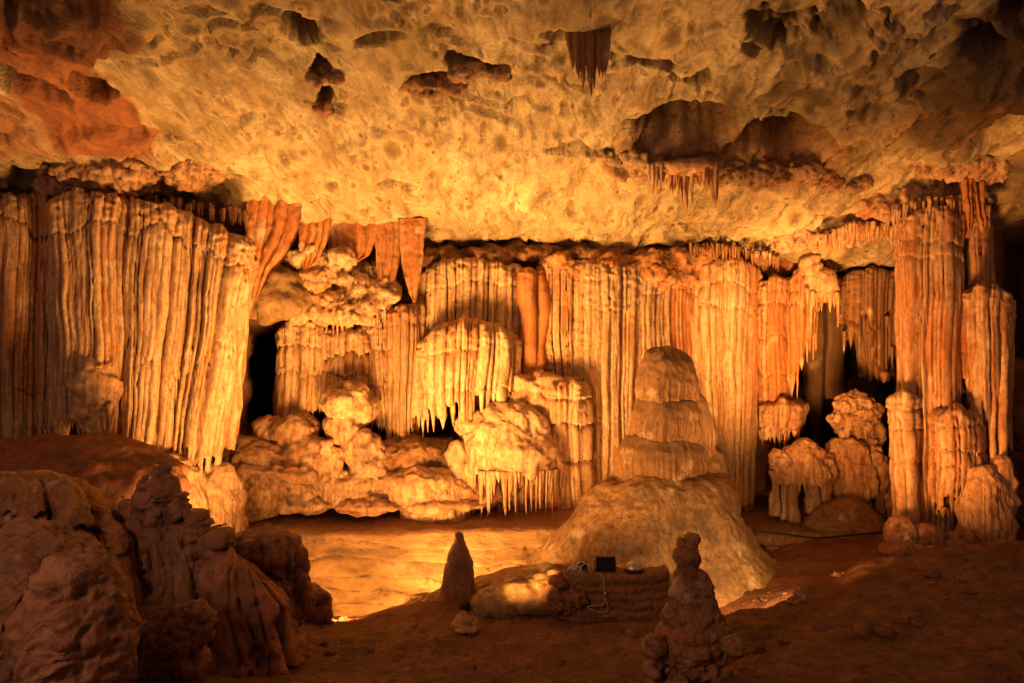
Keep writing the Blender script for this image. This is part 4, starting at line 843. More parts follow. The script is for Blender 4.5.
# ---------------------------------------------------------------- stacked-dome stalagmite on its mound
Yb = 19.6
r = root('stacked_dome_stalagmite', 'big stalagmite of stacked brown domes standing on a broad mound in the hall centre', 'stalagmite', at(662, 500, Yb))
k1 = Yb / F
def dome(cx, top, bot, rx, seed, rib=.055, tuck=.78, Y=Yb, dirt=.2):
    b = MB(); R = rx * k1; H = (bot - top) * k1
    lathe(b, at(cx, bot, Y), [(0, H), (R * .3, H * .985), (R * .56, H * .92), (R * .80, H * .78), (R * .96, H * .55, rib * .3), (R * 1.02, H * .30, rib * .8), (R * 1.0, H * .08, rib), (R * .93, -.05 * H, rib), (R * .82, .03 * H, rib * .8), (R * (tuck - .12), .06 * H, rib * .3), (R * .4, .08 * H)], 1, .9, ribs=.09, amp=.07, sc=.7, seed=seed, nth=240, dz=.03, tint=.15, dirt=dirt, droop=.30, leanx=[(-.2 * H, 0), (H, seed % 3 * .05 - .05)])
    zz_ = b.V[0][:, 2] - wz(bot, Y); b.D[0][:] = .02 + .45 * smooth(.25 * H, .8 * H, zz_ + .1 * fbm(b.V[0], .4, 3))  # dome painted darker upwards, as if lit from below
    return b
def teeth(cx, bot, rx, n, lo, hi, seed, a0=-2.9, a1=-.3, Y=Yb):
    b = MB(); g = random.Random(seed); R = rx * k1
    for k in range(n):
        a = g.uniform(a0, a1); p = at(cx, bot, Y) + np.array([R * .97 * math.cos(a), R * .87 * math.sin(a), .12 - .30 * (1 + math.sin(a)) ** 1.3]); ln = g.uniform(lo, hi); kk = np.linspace(0, 1, 7)
        b.tube(np.stack([p[0] + 0 * kk, p[1] + 0 * kk, p[2] - (ln + .12) * kk], -1), g.uniform(.03, .055) * (1 - kk ** 1.7) + .006, 7, .1)
    return b
b = MB(); H = 54 * k1; R = 31 * k1
lathe(b, at(668, 399, Yb), [(0, H), (R * .3, H * .98), (R * .58, H * .9), (R * .84, H * .7), (R * .98, H * .42), (R * 1.03, H * .2, .03), (R * .97, 0.02, .04), (R * .84, -.02), (R * .6, .06), (R * .4, .1)], 1, .9, ribs=.12, amp=.09, sc=.6, seed=1, nth=240, dz=.03, tint=.1, droop=.12, leanx=[(0, 0), (H, -.08)])
b.D[0][:] = .1 + .3 * smooth(.3 * H, .9 * H, b.V[0][:, 2] - wz(399, Yb) + .2 * fbm(b.V[0], .35, 4)); part('dome', b, M_DULL, r)  # topmost dome shaded in its colour the same way
part('dome', dome(666, 389, 435, 37.5, 2, .065), M_DULL, r); pieces(teeth(666, 436, 36, 110, .1, .36, 3), M_DULL, r, most=40, longer=.2)
part('dome', dome(661, 427, 470, 46, 4, .065), M_DULL, r); pieces(teeth(661, 471, 44.5, 150, .12, .42, 5), M_DULL, r, most=40, longer=.2)
part('side_dome', dome(692, 392, 452, 22, 6, .05), M_DULL, r); part('side_dome', dome(640, 452, 492, 26, 9, .05), M_DULL, r); part('side_dome', dome(704, 448, 498, 26, 10, .05), M_DULL, r)
pieces(teeth(640, 492, 25, 50, .1, .3, 11), M_DULL, r, most=30, longer=.2)
part('dome', dome(678, 464, 508, 60, 8, .035), M_DULL, r)
b = MB(); c = at(655, 600, 19.2)
z = lambda py, Y=19.2: (600 - py) / F * Y
prof = [(0, z(474)), (.9, z(477)), (1.45, z(485)), (1.9, z(497), .02), (2.2, z(510), .03), (2.55, z(526), .03), (2.9, z(543), .03), (3.35, z(560), .02), (3.9, z(577)), (4.6, z(592)), (5.6, z(610))]
lathe(b, c, prof, 1.0, .82, ribs=.16, amp=.2, sc=1.5, oc=5, seed=22, nth=380, dz=.03, tint=.1)
bv = b.V[0]; b.D[0][:] = .5 * smooth(.0, .5, fbm(bv, 1.1, 4, off=3)) + .25 * smooth(.1, .5, fbm(bv, .35, 3, off=5))
part('base_mound', b, M_MOUND, r, w=(.06, .9, .035, .25, .008, .05))

# ---------------------------------------------------------------- foreground
def spike(b, px, top, foot, Y, pr, seed, sq=.8, lean=0., ribs=.5, amp=.12, tint=0., dirt=0., blunt=.35, sc=.5):
    H = pp(foot - top, Y); R = pp(pr, Y); c = at(px, foot, Y)
    lathe(b, c, [(0, H), (R * blunt * .7, H * .985), (R * blunt, H * .93), (R * (.4 + blunt * .5), H * .66, .03), (R * .82, H * .3, .05), (R, 0, .06), (R * 1.15, -.35, .06)], 1, sq, ribs=ribs, amp=amp, sc=sc, seed=seed, nth=90, dz=.03, tint=tint, dirt=dirt, leanx=[(0, 0), (H, lean)])
# left outcrop: fluted rock falling from a crest of stubby spikes
r = root('rock_outcrop', 'dark outcrop of fluted rock with a crest of blunt spikes, left foreground', 'outcrop', at(150, 650, 10.4))
def rockface(b, **kw):
    flow(b, None, e=.75, amp=.34, off=.5, fine=.4, bare=1., rocky=1.1, wander=2.6, ds=.03, dz=.04, **kw)
b = MB(); rockface(b, ptop=(96, 242), pbot=(70, 282), top=[(96, 530), (130, 508), (160, 505), (190, 522), (225, 548), (242, 572)], bot=[(70, 690), (180, 690), (282, 660)], Y=11.4, B=1.4, w=.3, seed=71, lob=.2, lean=1.5, hood=.6, hoodR=.5, tint=.15, dirt=.1, flare=.2)
part('fluted_face', b, M_FROCK, r, w=(.10, .8, .03, .25, .008, .06))
b = MB(); rockface(b, ptop=(196, 262), pbot=(200, 292), top=[(196, 556), (225, 545), (250, 566), (262, 590)], bot=[(200, 665), (292, 650)], Y=10.6, B=.9, w=.26, seed=72, lob=.12, lean=.9, hood=.5, hoodR=.4, tint=.2)
part('fluted_shoulder', b, M_FROCK, r, w=(.10, .8, .03, .25, .008, .06))
b = MB()
for (px, top, foot, Y, pr, sd, ln) in [(161, 466, 550, 11.3, 24, 1, .02), (146, 486, 550, 11.2, 15, 2, 0), (178, 494, 550, 11.2, 13, 3, .05), (112, 512, 550, 11.6, 20, 5, .1), (197, 514, 565, 11.0, 12, 6, 0), (130, 503, 550, 11.5, 16, 9, 0), (187, 505, 560, 11.1, 9, 12, .05), (209, 524, 570, 10.9, 9, 13, 0), (221, 534, 575, 10.8, 8, 14, .03), (232, 541, 580, 10.7, 7, 15, 0), (150, 478, 545, 11.3, 11, 16, -.04), (120, 498, 548, 11.6, 9, 17, .04)]:
    spike(b, px, top - 3, foot, Y, pr * .92, sd, amp=.12, blunt=.22, lean=ln, sc=.35)
V, Q, T, D = b.arrays()
def flutes(V, N):
    steep = 1 - smooth(.35, .8, np.abs(N[:, 2]))
    q = np.stack([V[:, 0] * 3.2, V[:, 1] * 3.2, V[:, 2] * .45], -1)
    rq = ridge(q, 1.2, 4, off=4)
    return steep * (.21 * rq - .04) + .06 * fbm(V, .35, 5) + .04 * ridge(V, .22, 3, off=9), .8 * steep * smooth(.2, -.25, rq)  # second value paints shade into the grooves
fused('spiked_crest', b, M_FROCK, r, .032, 1, ((.07, .6, 4), (.02, .15, 3), (.006, .05, 2)), None, .1, .15, flutes)
b = MB()
for (px, py, Y, rx, ry) in [(120, 590, 12.2, 80, 60), (60, 560, 12.4, 60, 50), (200, 620, 11.6, 60, 50), (120, 660, 10, 110, 50), (60, 650, 9.5, 60, 60)]: b.ellipsoid(at(px, py, Y), (pp(rx, Y), pp(rx, Y) * .8, pp(ry, Y)), nu=40, nv=28, amp=.2, sc=1.2, off=px * .1)
fused('rounded_back', b, M_FROCK, r, .06, 3, ((.10, .7, 4), (.03, .18, 3), (.008, .05, 2)), (.05, .5), .1, .1, flutes)
# paler ridge of dripping stone behind the near boulder
r = root('dripstone_ridge', 'tan ridge of dripping stone with dark hollows, at the left edge behind the near boulder', 'rock', at(40, 590, 10.4))
b = MB(); rockface(b, ptop=(-60, 118), pbot=(-70, 130), top=[(-60, 486), (0, 474), (40, 470), (70, 480), (100, 506), (118, 528)], bot=[(-70, 580), (130, 600)], Y=11.0, B=1.2, w=.33, seed=73, lob=.4, lean=1.2, hood=.5, hoodR=.4, tint=.1, tiers=[([(-60, 500), (40, 494), (118, 545)], .22, .5, (-100, 200), .35)])
part('fluted_face', b, M_FORE, r, w=(.10, .8, .03, .25, .008, .06))
b = MB()
for (px, py, Y, rx, ry) in [(20, 500, 11.9, 70, 24), (80, 530, 12, 46, 30), (-40, 500, 12, 50, 24)]: b.ellipsoid(at(px, py, Y), (pp(rx, Y), pp(rx, Y) * .8, pp(ry, Y)), nu=36, nv=26, amp=.15, sc=.8, off=px)
fused('rounded_top', b, M_FORE, r, .05, 3, ((.08, .6, 4), (.02, .14, 3), (.006, .05, 2)), (.05, .4), .2)
b = MB()
for (px, py, Y, rx, ry) in [(70, 480, 15.5, 110, 40), (10, 490, 15, 90, 50), (120, 490, 15.5, 60, 34), (-80, 480, 15, 100, 50), (105, 452, 16.6, 30, 20)]: b.ellipsoid(at(px, py, Y), (pp(rx, Y), pp(rx, Y) * .8, pp(ry, Y)), nu=40, nv=28, amp=.15, sc=1., off=px)
fused('bare_slope', b, M_MUD, None, .07, 4, ((.10, .9, 4), (.03, .25, 3), (.008, .07, 2)), (.04, .6), .25, 0., label='bare reddish earth slope below the left curtain, behind the dark outcrop', cat='slope', loc=at(70, 520, 15.5))
# near boulder with combed ribs on its flank
b = MB()
for (px, py, Y, rx, ry) in [(30, 640, 6.8, 66, 92), (70, 640, 6.6, 46, 80), (-30, 620, 7, 80, 90), (40, 580, 7.0, 50, 48), (95, 620, 6.9, 26, 40)]: b.ellipsoid(at(px, py, Y), (pp(rx, Y), pp(rx, Y), pp(ry, Y)), nu=40, nv=30, amp=.12, sc=.8, off=px)
def combs(V, N):
    xx_ = (V[:, 0] - wx(60, 6.8)); on = smooth(-.05, .15, xx_ + .25 * fbm(V, .4, 2)) * smooth(-.1, .35, -N[:, 1])
    q = V[:, 2] * 1. - V[:, 0] * .45 + .12 * fbm(V, .3, 2)
    al = V[:, 0] * .9 + V[:, 2] * .45
    band = smooth(.0, .12, xx_ - .05) * (1 - smooth(.38, .52, xx_))
    rb = ridge(np.stack([al * 1.3, V[:, 1] * 1.2, q * 5.5], -1), 1.0, 3, off=2)
    sw = ridge(V + .25 * np.stack([fbm(V, .6, 2), fbm(V, .6, 2, off=9), 0 * V[:, 0]], -1), .75, 2, off=7)
    return (on * band * .17 * rb + .05 * ridge(V, .42, 4, off=7) + .05 * fbm(V, .3, 4) + .06 * sw, .85 * on * band * smooth(.28, -.15, rb) + .5 * smooth(.0, -.4, sw) * (1 - band))  # second value paints shade between the ribs and in the hollows
fused('ribbed_boulder', b, M_FROCK, None, .024, 3, ((.05, .45, 4), (.022, .1, 4), (.008, .035, 2)), (.035, .2), .1, 0., combs, label='large dark boulder with combed ribs down its right flank, nearest the viewer at left', cat='boulder', loc=at(40, 700, 6.8))
b = MB()
for (px, py, Y, rx, ry, t) in [(176, 634, 8.4, 33, 24, .15), (165, 645, 8.4, 27, 20, 0), (192, 622, 8.4, 20, 17, 0), (176, 658, 8.4, 30, 20, 0)]: b.ellipsoid(at(px, py, Y), (pp(rx, Y), pp(rx, Y) * .8, pp(ry, Y)), nu=40, nv=30, amp=.08, sc=.4, off=px, tilt=t, p=.85)
fused('pitted_boulder', b, M_FROCK, None, .02, 3, ((.05, .3, 4), (.02, .08, 3)), (.06, .22), .2, 0., label='rounded pitted boulder lying on the floor in front of the dark outcrop', cat='boulder', loc=at(176, 660, 8.4))
b = MB()
for (px, py, Y, rx, ry) in [(268, 570, 13.2, 30, 40), (252, 560, 13.2, 18, 30), (290, 580, 13.2, 13, 36), (262, 604, 13, 34, 36)]: b.ellipsoid(at(px, py, Y), (pp(rx, Y), pp(rx, Y) * .8, pp(ry, Y)), nu=40, nv=30, amp=.08, sc=.5, off=px, p=.7)
fused('broken_stump', b, M_FORE, None, .035, 3, ((.06, .5, 4), (.015, .12, 3)), None, .35, 0., flutes, label='broken stump of fluted stone, sunken-topped, between the dark outcrop and the glowing terrace', cat='stump', loc=at(268, 610, 13.2))
b = MB()
for (px, py, Y, rx, ry) in [(314, 597, 15.5, 12, 12), (322, 600, 15.5, 9, 9), (306, 598, 15.5, 6, 10), (317, 613, 15.5, 15, 14)]: b.ellipsoid(at(px, py, Y), (pp(rx, Y), pp(rx, Y) * .8, pp(ry, Y)), nu=30, nv=22, amp=.05, sc=.2, off=px)
fused('small_rock', b, M_FORE, None, .025, 2, ((.03, .2, 3), (.01, .06, 3)), (.03, .15), .3, 0., label='small pitted rock lying before the glowing terrace, beside the broken stump', cat='rock', loc=at(314, 622, 15.5))
b = MB()
c = at(459, 590, 15.6); lathe(b, c, [(0, 1.33), (.06, 1.30), (.12, 1.15), (.21, .85), (.29, .5), (.355, .2), (.40, -.1), (.5, -.3)], 1, .85, ribs=.6, amp=.05, sc=.5, seed=31, nth=120, dz=.02, tint=.2, dirt=.1, leanx=[(0, 0), (1.3, 0.0)])
part('cone_stalagmite', b, M_FORE, None, label='sharp cone-shaped stalagmite standing dark against the glowing terrace', cat='stalagmite', loc=c)
def knob(label, px, Y, foot, parts_, seed, name='small_stalagmite', mat=M_FORE):
    b = MB()
    for (dx, py, rx, ry) in parts_: b.ellipsoid(at(px + dx, py, Y), (pp(rx, Y), pp(rx, Y) * .85, pp(ry, Y)), nu=30, nv=22, amp=pp(rx, Y) * .3, sc=pp(rx, Y) * .8, off=seed + dx)
    fused(name, b, mat, None, .018, 1, ((.012, .1, 3), (.005, .03, 2)), None, .2, .15, label=label, cat='stalagmite', loc=at(px, foot, Y))
r = root('small_stalagmite', 'little stalagmite with a round black knob on top, alone on the dark floor', 'stalagmite', at(465, 630, 13.2))
for nm, mt, pts in (('body', M_TERR, [(-1, 613, 4.5, 5), (0, 619, 8.5, 7), (5, 622, 7, 6), (-6, 625, 8, 6), (2, 628, 13, 5)]), ('knob', M_DARK, [(0, 605.5, 5.8, 5.2), (2.5, 607, 4, 4)])):
    b = MB()
    for (dx, py, rx, ry) in pts: b.ellipsoid(at(465 + dx, py, 13.2), (pp(rx, 13.2), pp(rx, 13.2) * .85, pp(ry, 13.2)), nu=30, nv=22, amp=pp(rx, 13.2) * .25, sc=pp(rx, 13.2) * .8, off=dx)
    fused(nm, b, mt, r, .016, 1, ((.012, .1, 3), (.005, .03, 2)), None, .2, 0.)
knob('pair of tiny pointed rocks on the right, before the lit floor patch', 797, 12.6, 602, [(0, 596, 3.6, 7), (-1, 600, 5, 5), (7, 598, 4, 3.6), (2, 602, 12, 3)], 5, 'pointed_rock')
# foreground stalagmite
Yf = 8.6; r = root('foreground_stalagmite', 'dark knob-headed stalagmite standing in the foreground, right of centre', 'stalagmite', at(690, 683, Yf))
b = MB()
for (px, py, rx, ry) in [(686, 558, 13, 12), (687, 572, 12, 14), (689, 582, 15, 12), (680, 545, 3.6, 7), (692, 544, 4, 7), (694, 560, 7, 8), (690, 592, 19, 24), (692, 614, 27, 26), (695, 630, 31, 22), (688, 642, 34, 16), (690, 600, 22, 20)]:
    b.ellipsoid(at(px, py, Yf), (pp(rx, Yf), pp(rx, Yf) * .9, pp(ry, Yf)), nu=34, nv=26, amp=.05, sc=.3, off=px)
fused('body', b, M_FORE, r, .018, 4, ((.045, .35, 4), (.02, .09, 3), (.006, .03, 2)), (.03, .25), .3, .05)
b = MB(); g = random.Random(31)
for k in range(46):
    px = g.uniform(652, 734); py = g.uniform(640, 700); b.ellipsoid(at(px, py, Yf + g.uniform(-.35, .2) ), (g.uniform(.05, .15), .12, g.uniform(.05, .16)), nu=22, nv=16, amp=.05, sc=.12, off=k, tint=.2)
for (px, py, rx, ry) in [(692, 660, 30, 16), (675, 690, 26, 24), (712, 690, 28, 26), (694, 720, 46, 26)]: b.ellipsoid(at(px, py, Yf), (pp(rx, Yf), pp(rx, Yf) * .9, pp(ry, Yf)), nu=34, nv=26, amp=.06, sc=.3, off=px)
fused('crusted_foot', b, M_FORE, r, .02, 2, ((.03, .15, 4), (.01, .05, 3)), (.05, .16), .25, .1)
# right-hand rounded rocks at the foot of the massive column
b = MB()
for (px, py, Y, rx, ry) in [(900, 534, 17.2, 14, 17), (908, 540, 17.2, 12, 12), (928, 538, 17.2, 17, 14), (948, 545, 17.2, 22, 10), (966, 541, 17.2, 13, 9), (915, 552, 17, 30, 10)]: b.ellipsoid(at(px, py, Y), (pp(rx, Y), pp(rx, Y) * .8, pp(ry, Y)), nu=36, nv=26, amp=.08, sc=.4, off=px)
fused('rounded_rock', b, M_FORE, None, .035, 3, ((.05, .4, 4), (.015, .1, 3)), (.03, .25), .35, 0., label='cluster of rounded knobs of rock at the foot of the massive right column', cat='rock', loc=at(920, 555, 17.2))
b = MB()
for (px, py, Y, rx, ry) in [(1030, 440, 20.5, 24, 70), (1020, 400, 21, 16, 40), (1040, 520, 20, 40, 40)]: b.ellipsoid(at(px, py, Y), (pp(rx, Y), pp(rx, Y) * .8, pp(ry, Y)), nu=36, nv=26, amp=.2, sc=.6, off=px)
fused('dark_rock', b, M_WALL, None, .06, 3, ((.12, .6, 4), (.03, .15, 3)), (.08, .4), .2, .5, label='dark rock face at the right edge behind the shorter column', cat='rock', loc=at(1030, 540, 20.5))
# low earth bank on the right: loose stones lying on the floor
g = random.Random(77)
for k, (px, py, Y, s) in enumerate([(868, 632, 9.8, .16), (885, 640, 9.6, .11), (822, 628, 10.3, .12), (932, 588, 12, .12), (905, 560, 14.2, .14), (968, 600, 11, .1), (838, 572, 14, .1), (760, 650, 9.4, .09), (560, 660, 10.6, .07), (470, 668, 10.2, .08), (330, 650, 11.6, .09), (240, 668, 9.4, .1), (985, 640, 8.6, .08)]):
    x, y = wx(px, Y), Y; zf = floor_at(x, y) + float(ground_rough(np.array([x]), np.array([y]))[0]); b = MB()
    b.ellipsoid((x, y, zf + s * .25), (s * 1.3, s, s * .6), rot=k, nu=30, nv=20, amp=s * .5, sc=s, off=k * 2.1, rg=s * .1, tint=.2, dirt=.3)
    part('loose_stone', b, M_MUD, None, w=None, label='loose dark stone half sunk in the brown mud of the floor', cat='stone', group='loose stones on the mud floor', loc=(x, y, zf))

b = MB(); rs = np.random.RandomState(5)
for k in range(1500):
    Y = rs.uniform(8.2, 16.5); px = rs.uniform(230, 1020); x = wx(px, Y)
    if fbm(np.array([[x, Y, 0]]), 1.6, 2)[0] < -.1: continue
    zf = floor_at(x, Y) + float(ground_rough(np.array([x]), np.array([Y]))[0]); q = .018 * math.exp(rs.normal(0, .55))
    b.ellipsoid((x, Y, zf + q * .2), (q * rs.uniform(1, 1.8), q, q * rs.uniform(.5, .9)), rot=k, nu=8, nv=6, amp=q * .5, sc=q, off=k * .7, tint=rs.uniform(0, .5), dirt=rs.uniform(0, .5))
part('gravel', b, M_MUD, None, w=None, kind='stuff', label='scattered grit and pebbles on the brown mud floor', cat='gravel')

# ---------------------------------------------------------------- stone block with the lamps of the hall
c0 = at(616, 618, 14.0); zt = wz(576, 14.0)
r = root('stone_block', 'low brown block of built stone carrying the floodlights, in front of the mound', 'block', at(616, 616, 14.2))
b = MB(); xl, xr = wx(556, 14), wx(672, 14); nx_, nz_ = 150, 46
X, Z = np.meshgrid(np.linspace(xl, xr, nx_), np.linspace(zt, zt - 1.1, nz_)); rows = np.floor((zt - Z) / .17 + .15 * fbm(np.stack([X, 0 * X, Z], -1), .8, 2))
Yv = 14.0 + .05 * fbm(np.stack([X, 0 * X, Z], -1), .35, 4) - .03 * np.abs(np.sin(np.pi * ((zt - Z) / .17 + .3 * fbm(np.stack([X, 0 * X, Z], -1), .7, 3)))) + .25 * (np.abs(2 * (X - xl) / (xr - xl) - 1) ** 6) - .08 * (zt - Z)
front = np.stack([X, Yv, Z], -1); topb = front[:1] + np.linspace(.45, .05, 12)[:, None, None] * np.array([0, 1, .0]) + np.array([0, 0, .03]) * 1.0
P_ = np.concatenate([topb, front]); P_[..., 2] += .03 * fbm(P_, .3, 3)
sl = P_[:, :1] + np.linspace(1.2, .1, 10)[None, :, None] * np.array([-.12, 1, -.25]); sr = P_[:, -1:] + np.linspace(.1, 1.2, 10)[None, :, None] * np.array([.1, .45, -.6])
b.grid(np.concatenate([P_, sr], 1), tint=.25 + .2 * fbm(np.concatenate([P_, sr], 1), .4, 3), dirt=.1); part('masonry', b, M_ROCK, r, w=(.03, .5, .012, .12, .004, .03))
b = MB(); coral(b, 556, 578, 578, 612, 14.05, 30, .13, 17, .2); part('rubble_end', b, M_ROCK, r)

def cable(b, pts, rad=.014, n=60):
    P = np.array(pts, float); t = np.linspace(0, len(P) - 1, n); i = np.clip(t.astype(int), 0, len(P) - 2); u = (t - i)[:, None]
    g_ = lambda k: P[np.clip(k, 0, len(P) - 1)]
    p0, p1, p2, p3 = g_(i - 1), g_(i), g_(i + 1), g_(i + 2)
    Q = .5 * (2 * p1 + (p2 - p0) * u + (2 * p0 - 5 * p1 + 4 * p2 - p3) * u * u + (3 * p1 - p0 - 3 * p2 + p3) * u ** 3)
    b.tube(Q, np.full(n, rad), 8)
b = MB()
for (px, py, Y, rx, ry) in [(558, 588, 15.0, 16, 18), (553, 584, 15.6, 22, 18), (500, 602, 14.9, 28, 14), (525, 596, 14.9, 26, 17), (548, 594, 14.9, 22, 19), (566, 598, 14.8, 14, 20), (530, 586, 15.6, 40, 14)]: b.ellipsoid(at(px, py, Y), (pp(rx, Y), pp(rx, Y) * .9, pp(ry, Y)), nu=36, nv=26, amp=.06, sc=.4, off=px, p=.8)
for (px, py, Y, rx, ry) in [(535, 590, 16.2, 70, 15), (480, 600, 15.9, 52, 13), (610, 584, 15.6, 70, 13), (440, 612, 15.9, 46, 10)]: b.ellipsoid(at(px, py, Y), (pp(rx, Y), 1.0, pp(ry, Y)), nu=48, nv=30, amp=.1, sc=.7, off=px)
fused('rock_apron', b, M_MOUND, None, .04, 14, ((.06, .6, 4), (.02, .16, 3), (.006, .05, 2)), (.03, .4), .15, 0., label='low apron of sandy rock left of the stone block, running toward the cone-shaped stalagmite', cat='apron', loc=at(530, 612, 14.9))
# black floodlight
r = root('floodlight', 'black square floodlight standing in the middle of the stone block', 'floodlight', at(605, 575, 14.5))
c = at(605, 567, 14.25); c[2] = zt + .19; b = MB()
for k, (dy, s) in enumerate([(0, 1.), (.1, .82)]): b.box(c + [0, dy, 0], (.19 * s, .06, .14 * s), .06)
for k in range(5): b.box(c + [-.14 + .07 * k, .17, 0], (.012, .04, .1), .06)
part('housing', b, M_BLACK, r, w=None, flat=True)
b = MB()
for sx in (-1, 1): b.box(c + [sx * .188, -.075, 0], (.012, .02, .15), .06); b.box(c + [0, -.075, sx * .138], (.19, .02, .012), .06)
part('rim', b, M_BLACK, r, w=None, flat=True)
b = MB()
for sx in (-1, 1): b.box(c + [sx * .215, .02, -.05], (.008, .03, .1), .06)
b.box(c + [0, .02, -.155], (.222, .03, .008), .06); part('bracket', b, M_BLACK, r, w=None, flat=True)
# dome lamp
r = root('bulkhead_lamp', 'half-round lamp with a pale hood at the right end of the stone block', 'lamp', at(633, 575, 14.4))
c = at(633.5, 574, 14.2); c[2] = zt + .09; b = MB(); lathe(b, c, [(0, .15), (.07, .14), (.13, .105), (.17, .05), (.19, 0), (.17, -.01), (.12, .03), (0, .06)], 1, .8, amp=0, nth=48, dz=.01); part('hood', b, M_PALE, r, w=None)
b = MB(); b.ellipsoid(c + [0, -.02, -.005], (.12, .1, .04), nu=30, nv=16); part('lens', b, M_GLASS, r, w=None)
b = MB(); lathe(b, c + [0, 0, -.05], [(0, .045), (.2, .045), (.21, .02), (.2, 0), (0, 0)], 1, .8, amp=0, nth=48, dz=.01); part('base', b, M_BLACK, r, w=None)
# tilted lamp with wire guard
r = root('guarded_lamp', 'tilted lamp with pale bent guards and tangled wire, left end of the stone block', 'lamp', at(580, 575, 14.4))
c = at(582, 570, 14.25); c[2] = zt + .13; b = MB(); b.box(c + [.02, .05, .0], (.09, .05, .075), .1); part('housing', b, M_BLACK, r, w=None, flat=True)
for off_, h in ((-.16, .11), (.0, .16), (.09, .13)):
    b = MB(); th = np.linspace(0, np.pi, 16); b.tube(np.stack([c[0] + off_ + .14 * np.cos(th), c[1] - .08 + .05 * np.sin(th), c[2] - .09 + h * np.sin(th) * 1.1], -1), np.full(16, .016), 8); part('guard', b, M_PALE, r, w=None)
b = MB(); b.ellipsoid(c + [-.2, -.05, -.05], (.06, .05, .05), nu=20, nv=14); part('lens', b, M_GLASS, r, w=None)
b = MB(); g = random.Random(3)
for k in range(9):
    q = c + [-.2 + g.uniform(-.15, .1), -.15, -.12]
    cable(b, [q + [g.uniform(-.18, .18), -.05 + g.uniform(-.08, .05), g.uniform(-.22, .1)] for _ in range(6)], .008, 40)
b_ = b
part('wire_tangle', b, M_CABLE, r, w=None)
b = MB(); p = lambda x, y, dy=-.12: at(x, y, 13.86 + 0 * dy)
cable(b, [at(594, 575, 14.3), at(600, 574, 13.95), p(603.5, 577), p(604.5, 588), p(605, 596), p(608, 606), p(607.5, 611), p(604, 613), p(597, 611.5), p(589, 608.5), p(588, 606.5), p(594, 606), p(603, 605), p(605, 597)], .012, 120)
part('loose_cable', b, M_CABLE, None, w=None, label='thin pale cable hanging in a loop down the face of the stone block', cat='cable', loc=at(604, 575, 13.9))
b = MB(); b.box(at(605, 594, 13.82), (.025, .02, .04)); part('cable_joint', b, M_PALE, None, w=None, label='small pale connector box where the hanging cable crosses the stone block', cat='connector', loc=at(605, 594, 13.82))
b = MB(); cable(b, [at(742, 530, 19.6), at(775, 533, 19.45), at(806, 537, 19.35), at(822, 538, 19.3), at(850, 535, 19.3), at(886, 532.5, 19.4), at(902, 534, 19.3)], .03, 90)
part('power_cable', b, M_DCABLE, None, w=None, label='black power cable lying along the base ledge in front of the smooth olive mound', cat='cable', loc=at(820, 537, 19.4))

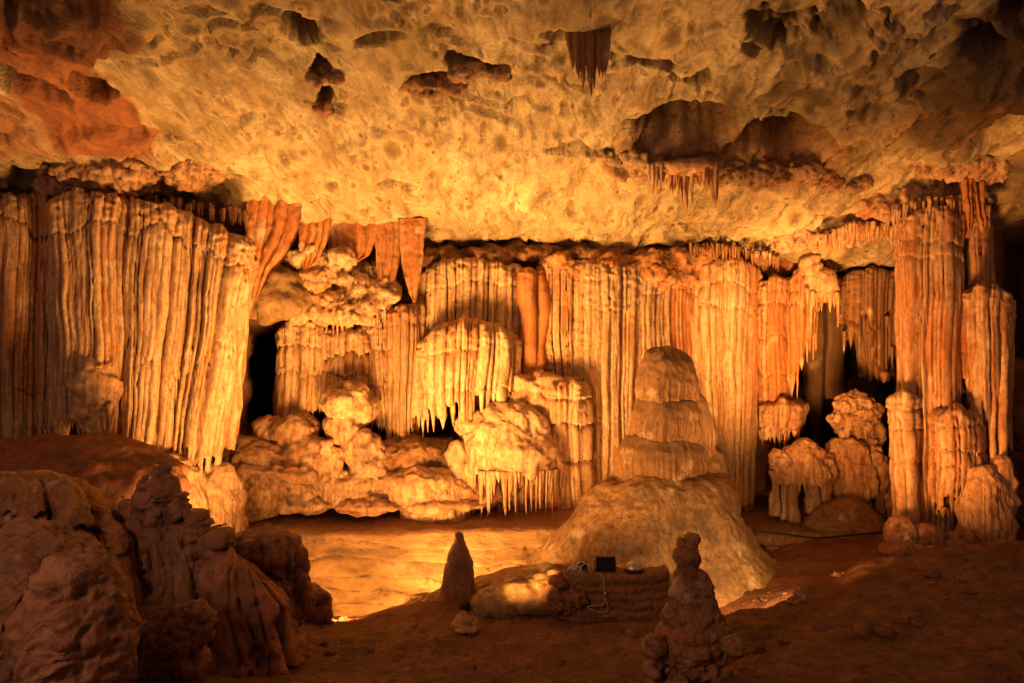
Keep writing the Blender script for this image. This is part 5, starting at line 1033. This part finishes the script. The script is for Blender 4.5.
# ---------------------------------------------------------------- lamps of the hall, added fill lamp, camera, world
def lamp(kind, px, py, Y, power, target=None, size=.25, cone=120, blend=.8, col=(1., .43, .11)):
    d = bpy.data.lights.new('lamp_or_fill', kind); d.energy = power; d.color = col
    if kind == 'SPOT': d.spot_size = math.radians(cone); d.spot_blend = blend; d.shadow_soft_size = size
    elif kind == 'POINT': d.shadow_soft_size = size
    elif kind == 'AREA': d.size = size
    o = bpy.data.objects.new('lamp_or_fill', d); C.objects.link(o); p = Vector(at(px, py, Y)); o.location = p
    if target is not None: o.rotation_euler = (Vector(at(*target)) - p).to_track_quat('-Z', 'Y').to_euler()
    return o
exec_lamps = [
    ('SPOT', 296, 604, 14.0, 13000, (120, 290, 18.7), 1.2, 84, 1., (1., .42, .10)),  # up the left curtain
    ('POINT', 200, 530, 17.0, 90, None, .15),                       # its glowing foot
    ('SPOT', 322, 614, 15.6, 7000, (430, 545, 20), .4, 140),        # onto the terrace and the boulders above it
    ('SPOT', 440, 596, 17.0, 1500, (480, 560, 20), .3, 140),         # the far end of the terrace
    ('SPOT', 478, 608, 13.3, 2900, (640, 450, 18.8), .3, 54, 1.),   # behind the little stalagmite, at the big one
    ('SPOT', 330, 606, 16.2, 11500, (390, 290, 22.5), 2., 90, 1., (1., .44, .105)),  # up the centre wall, left half
    ('SPOT', 345, 604, 16.2, 20000, (620, 300, 23), 2., 66, 1., (1., .44, .105)),   # centre wall
    ('SPOT', 793, 582, 13.1, 16000, (770, 330, 22.5), .9, 48, 1.),  # great orange curtain
    ('SPOT', 300, 600, 17.6, 6600, (400, 20, 14.5), .9, 112, .8, (1., .46, .13)),     # roof, from the floor
    ('SPOT', 475, 514, 20.3, 2900, (380, -60, 13), .6, 104, .8, (1., .46, .13)),     # roof, from the wall foot: hollows stay dark on the near side
    ('SPOT', 600, 505, 21.2, 3000, (660, -80, 13), .6, 110, .8, (1., .45, .12)),
    ('SPOT', 806, 562, 13.1, 7200, (930, 330, 18.6), .8, 78, .8, (1., .37, .085)),   # right columns
    ('SPOT', 780, 592, 14.6, 500, (728, 588, 16.6), .15, 120, .8, (1., .5, .16)),    # the lit skirt of the mound beside the small pointed rocks
]
for L in exec_lamps: lamp(*L)
o = lamp('SPOT', 512, 341, 1., 2600, None, 1.2, 110, 1., (1., .48, .25))    # added fill lamp above and behind the viewer, to model the foreground
o.location = (-7, -2, 10.5); o.rotation_euler = (Vector((-1, 9, 2)) - o.location).to_track_quat('-Z', 'Y').to_euler()

w = bpy.data.worlds.new('World'); bpy.context.scene.world = w; w.use_nodes = True
bg = w.node_tree.nodes['Background']; bg.inputs[0].default_value = (1., .45, .30, 1); bg.inputs[1].default_value = .27
cam = bpy.data.cameras.new('camera'); cam.lens = 24; cam.sensor_width = 36; cam.clip_end = 300; cam.clip_start = .05
co = bpy.data.objects.new('camera', cam); C.objects.link(co); co.location = (0, 0, CZ); co.rotation_euler = (math.pi / 2, 0, 0)
sc = bpy.context.scene; sc.camera = co; sc.render.filter_size = 1.1
sc.view_settings.view_transform = 'Standard'; sc.view_settings.look = 'None'; sc.view_settings.exposure = 0; sc.view_settings.gamma = 1
sc.render.engine = 'CYCLES'; sc.cycles.max_bounces = 6; sc.cycles.diffuse_bounces = 3; sc.cycles.glossy_bounces = 2; sc.cycles.use_denoising = True; sc.cycles.denoising_input_passes = 'RGB_ALBEDO_NORMAL'; sc.cycles.denoising_prefilter = 'ACCURATE'; sc.cycles.use_adaptive_sampling = True; sc.cycles.adaptive_threshold = .02
sc.cycles.sample_clamp_indirect = 8.; sc.cycles.caustics_reflective = False; sc.cycles.caustics_refractive = False
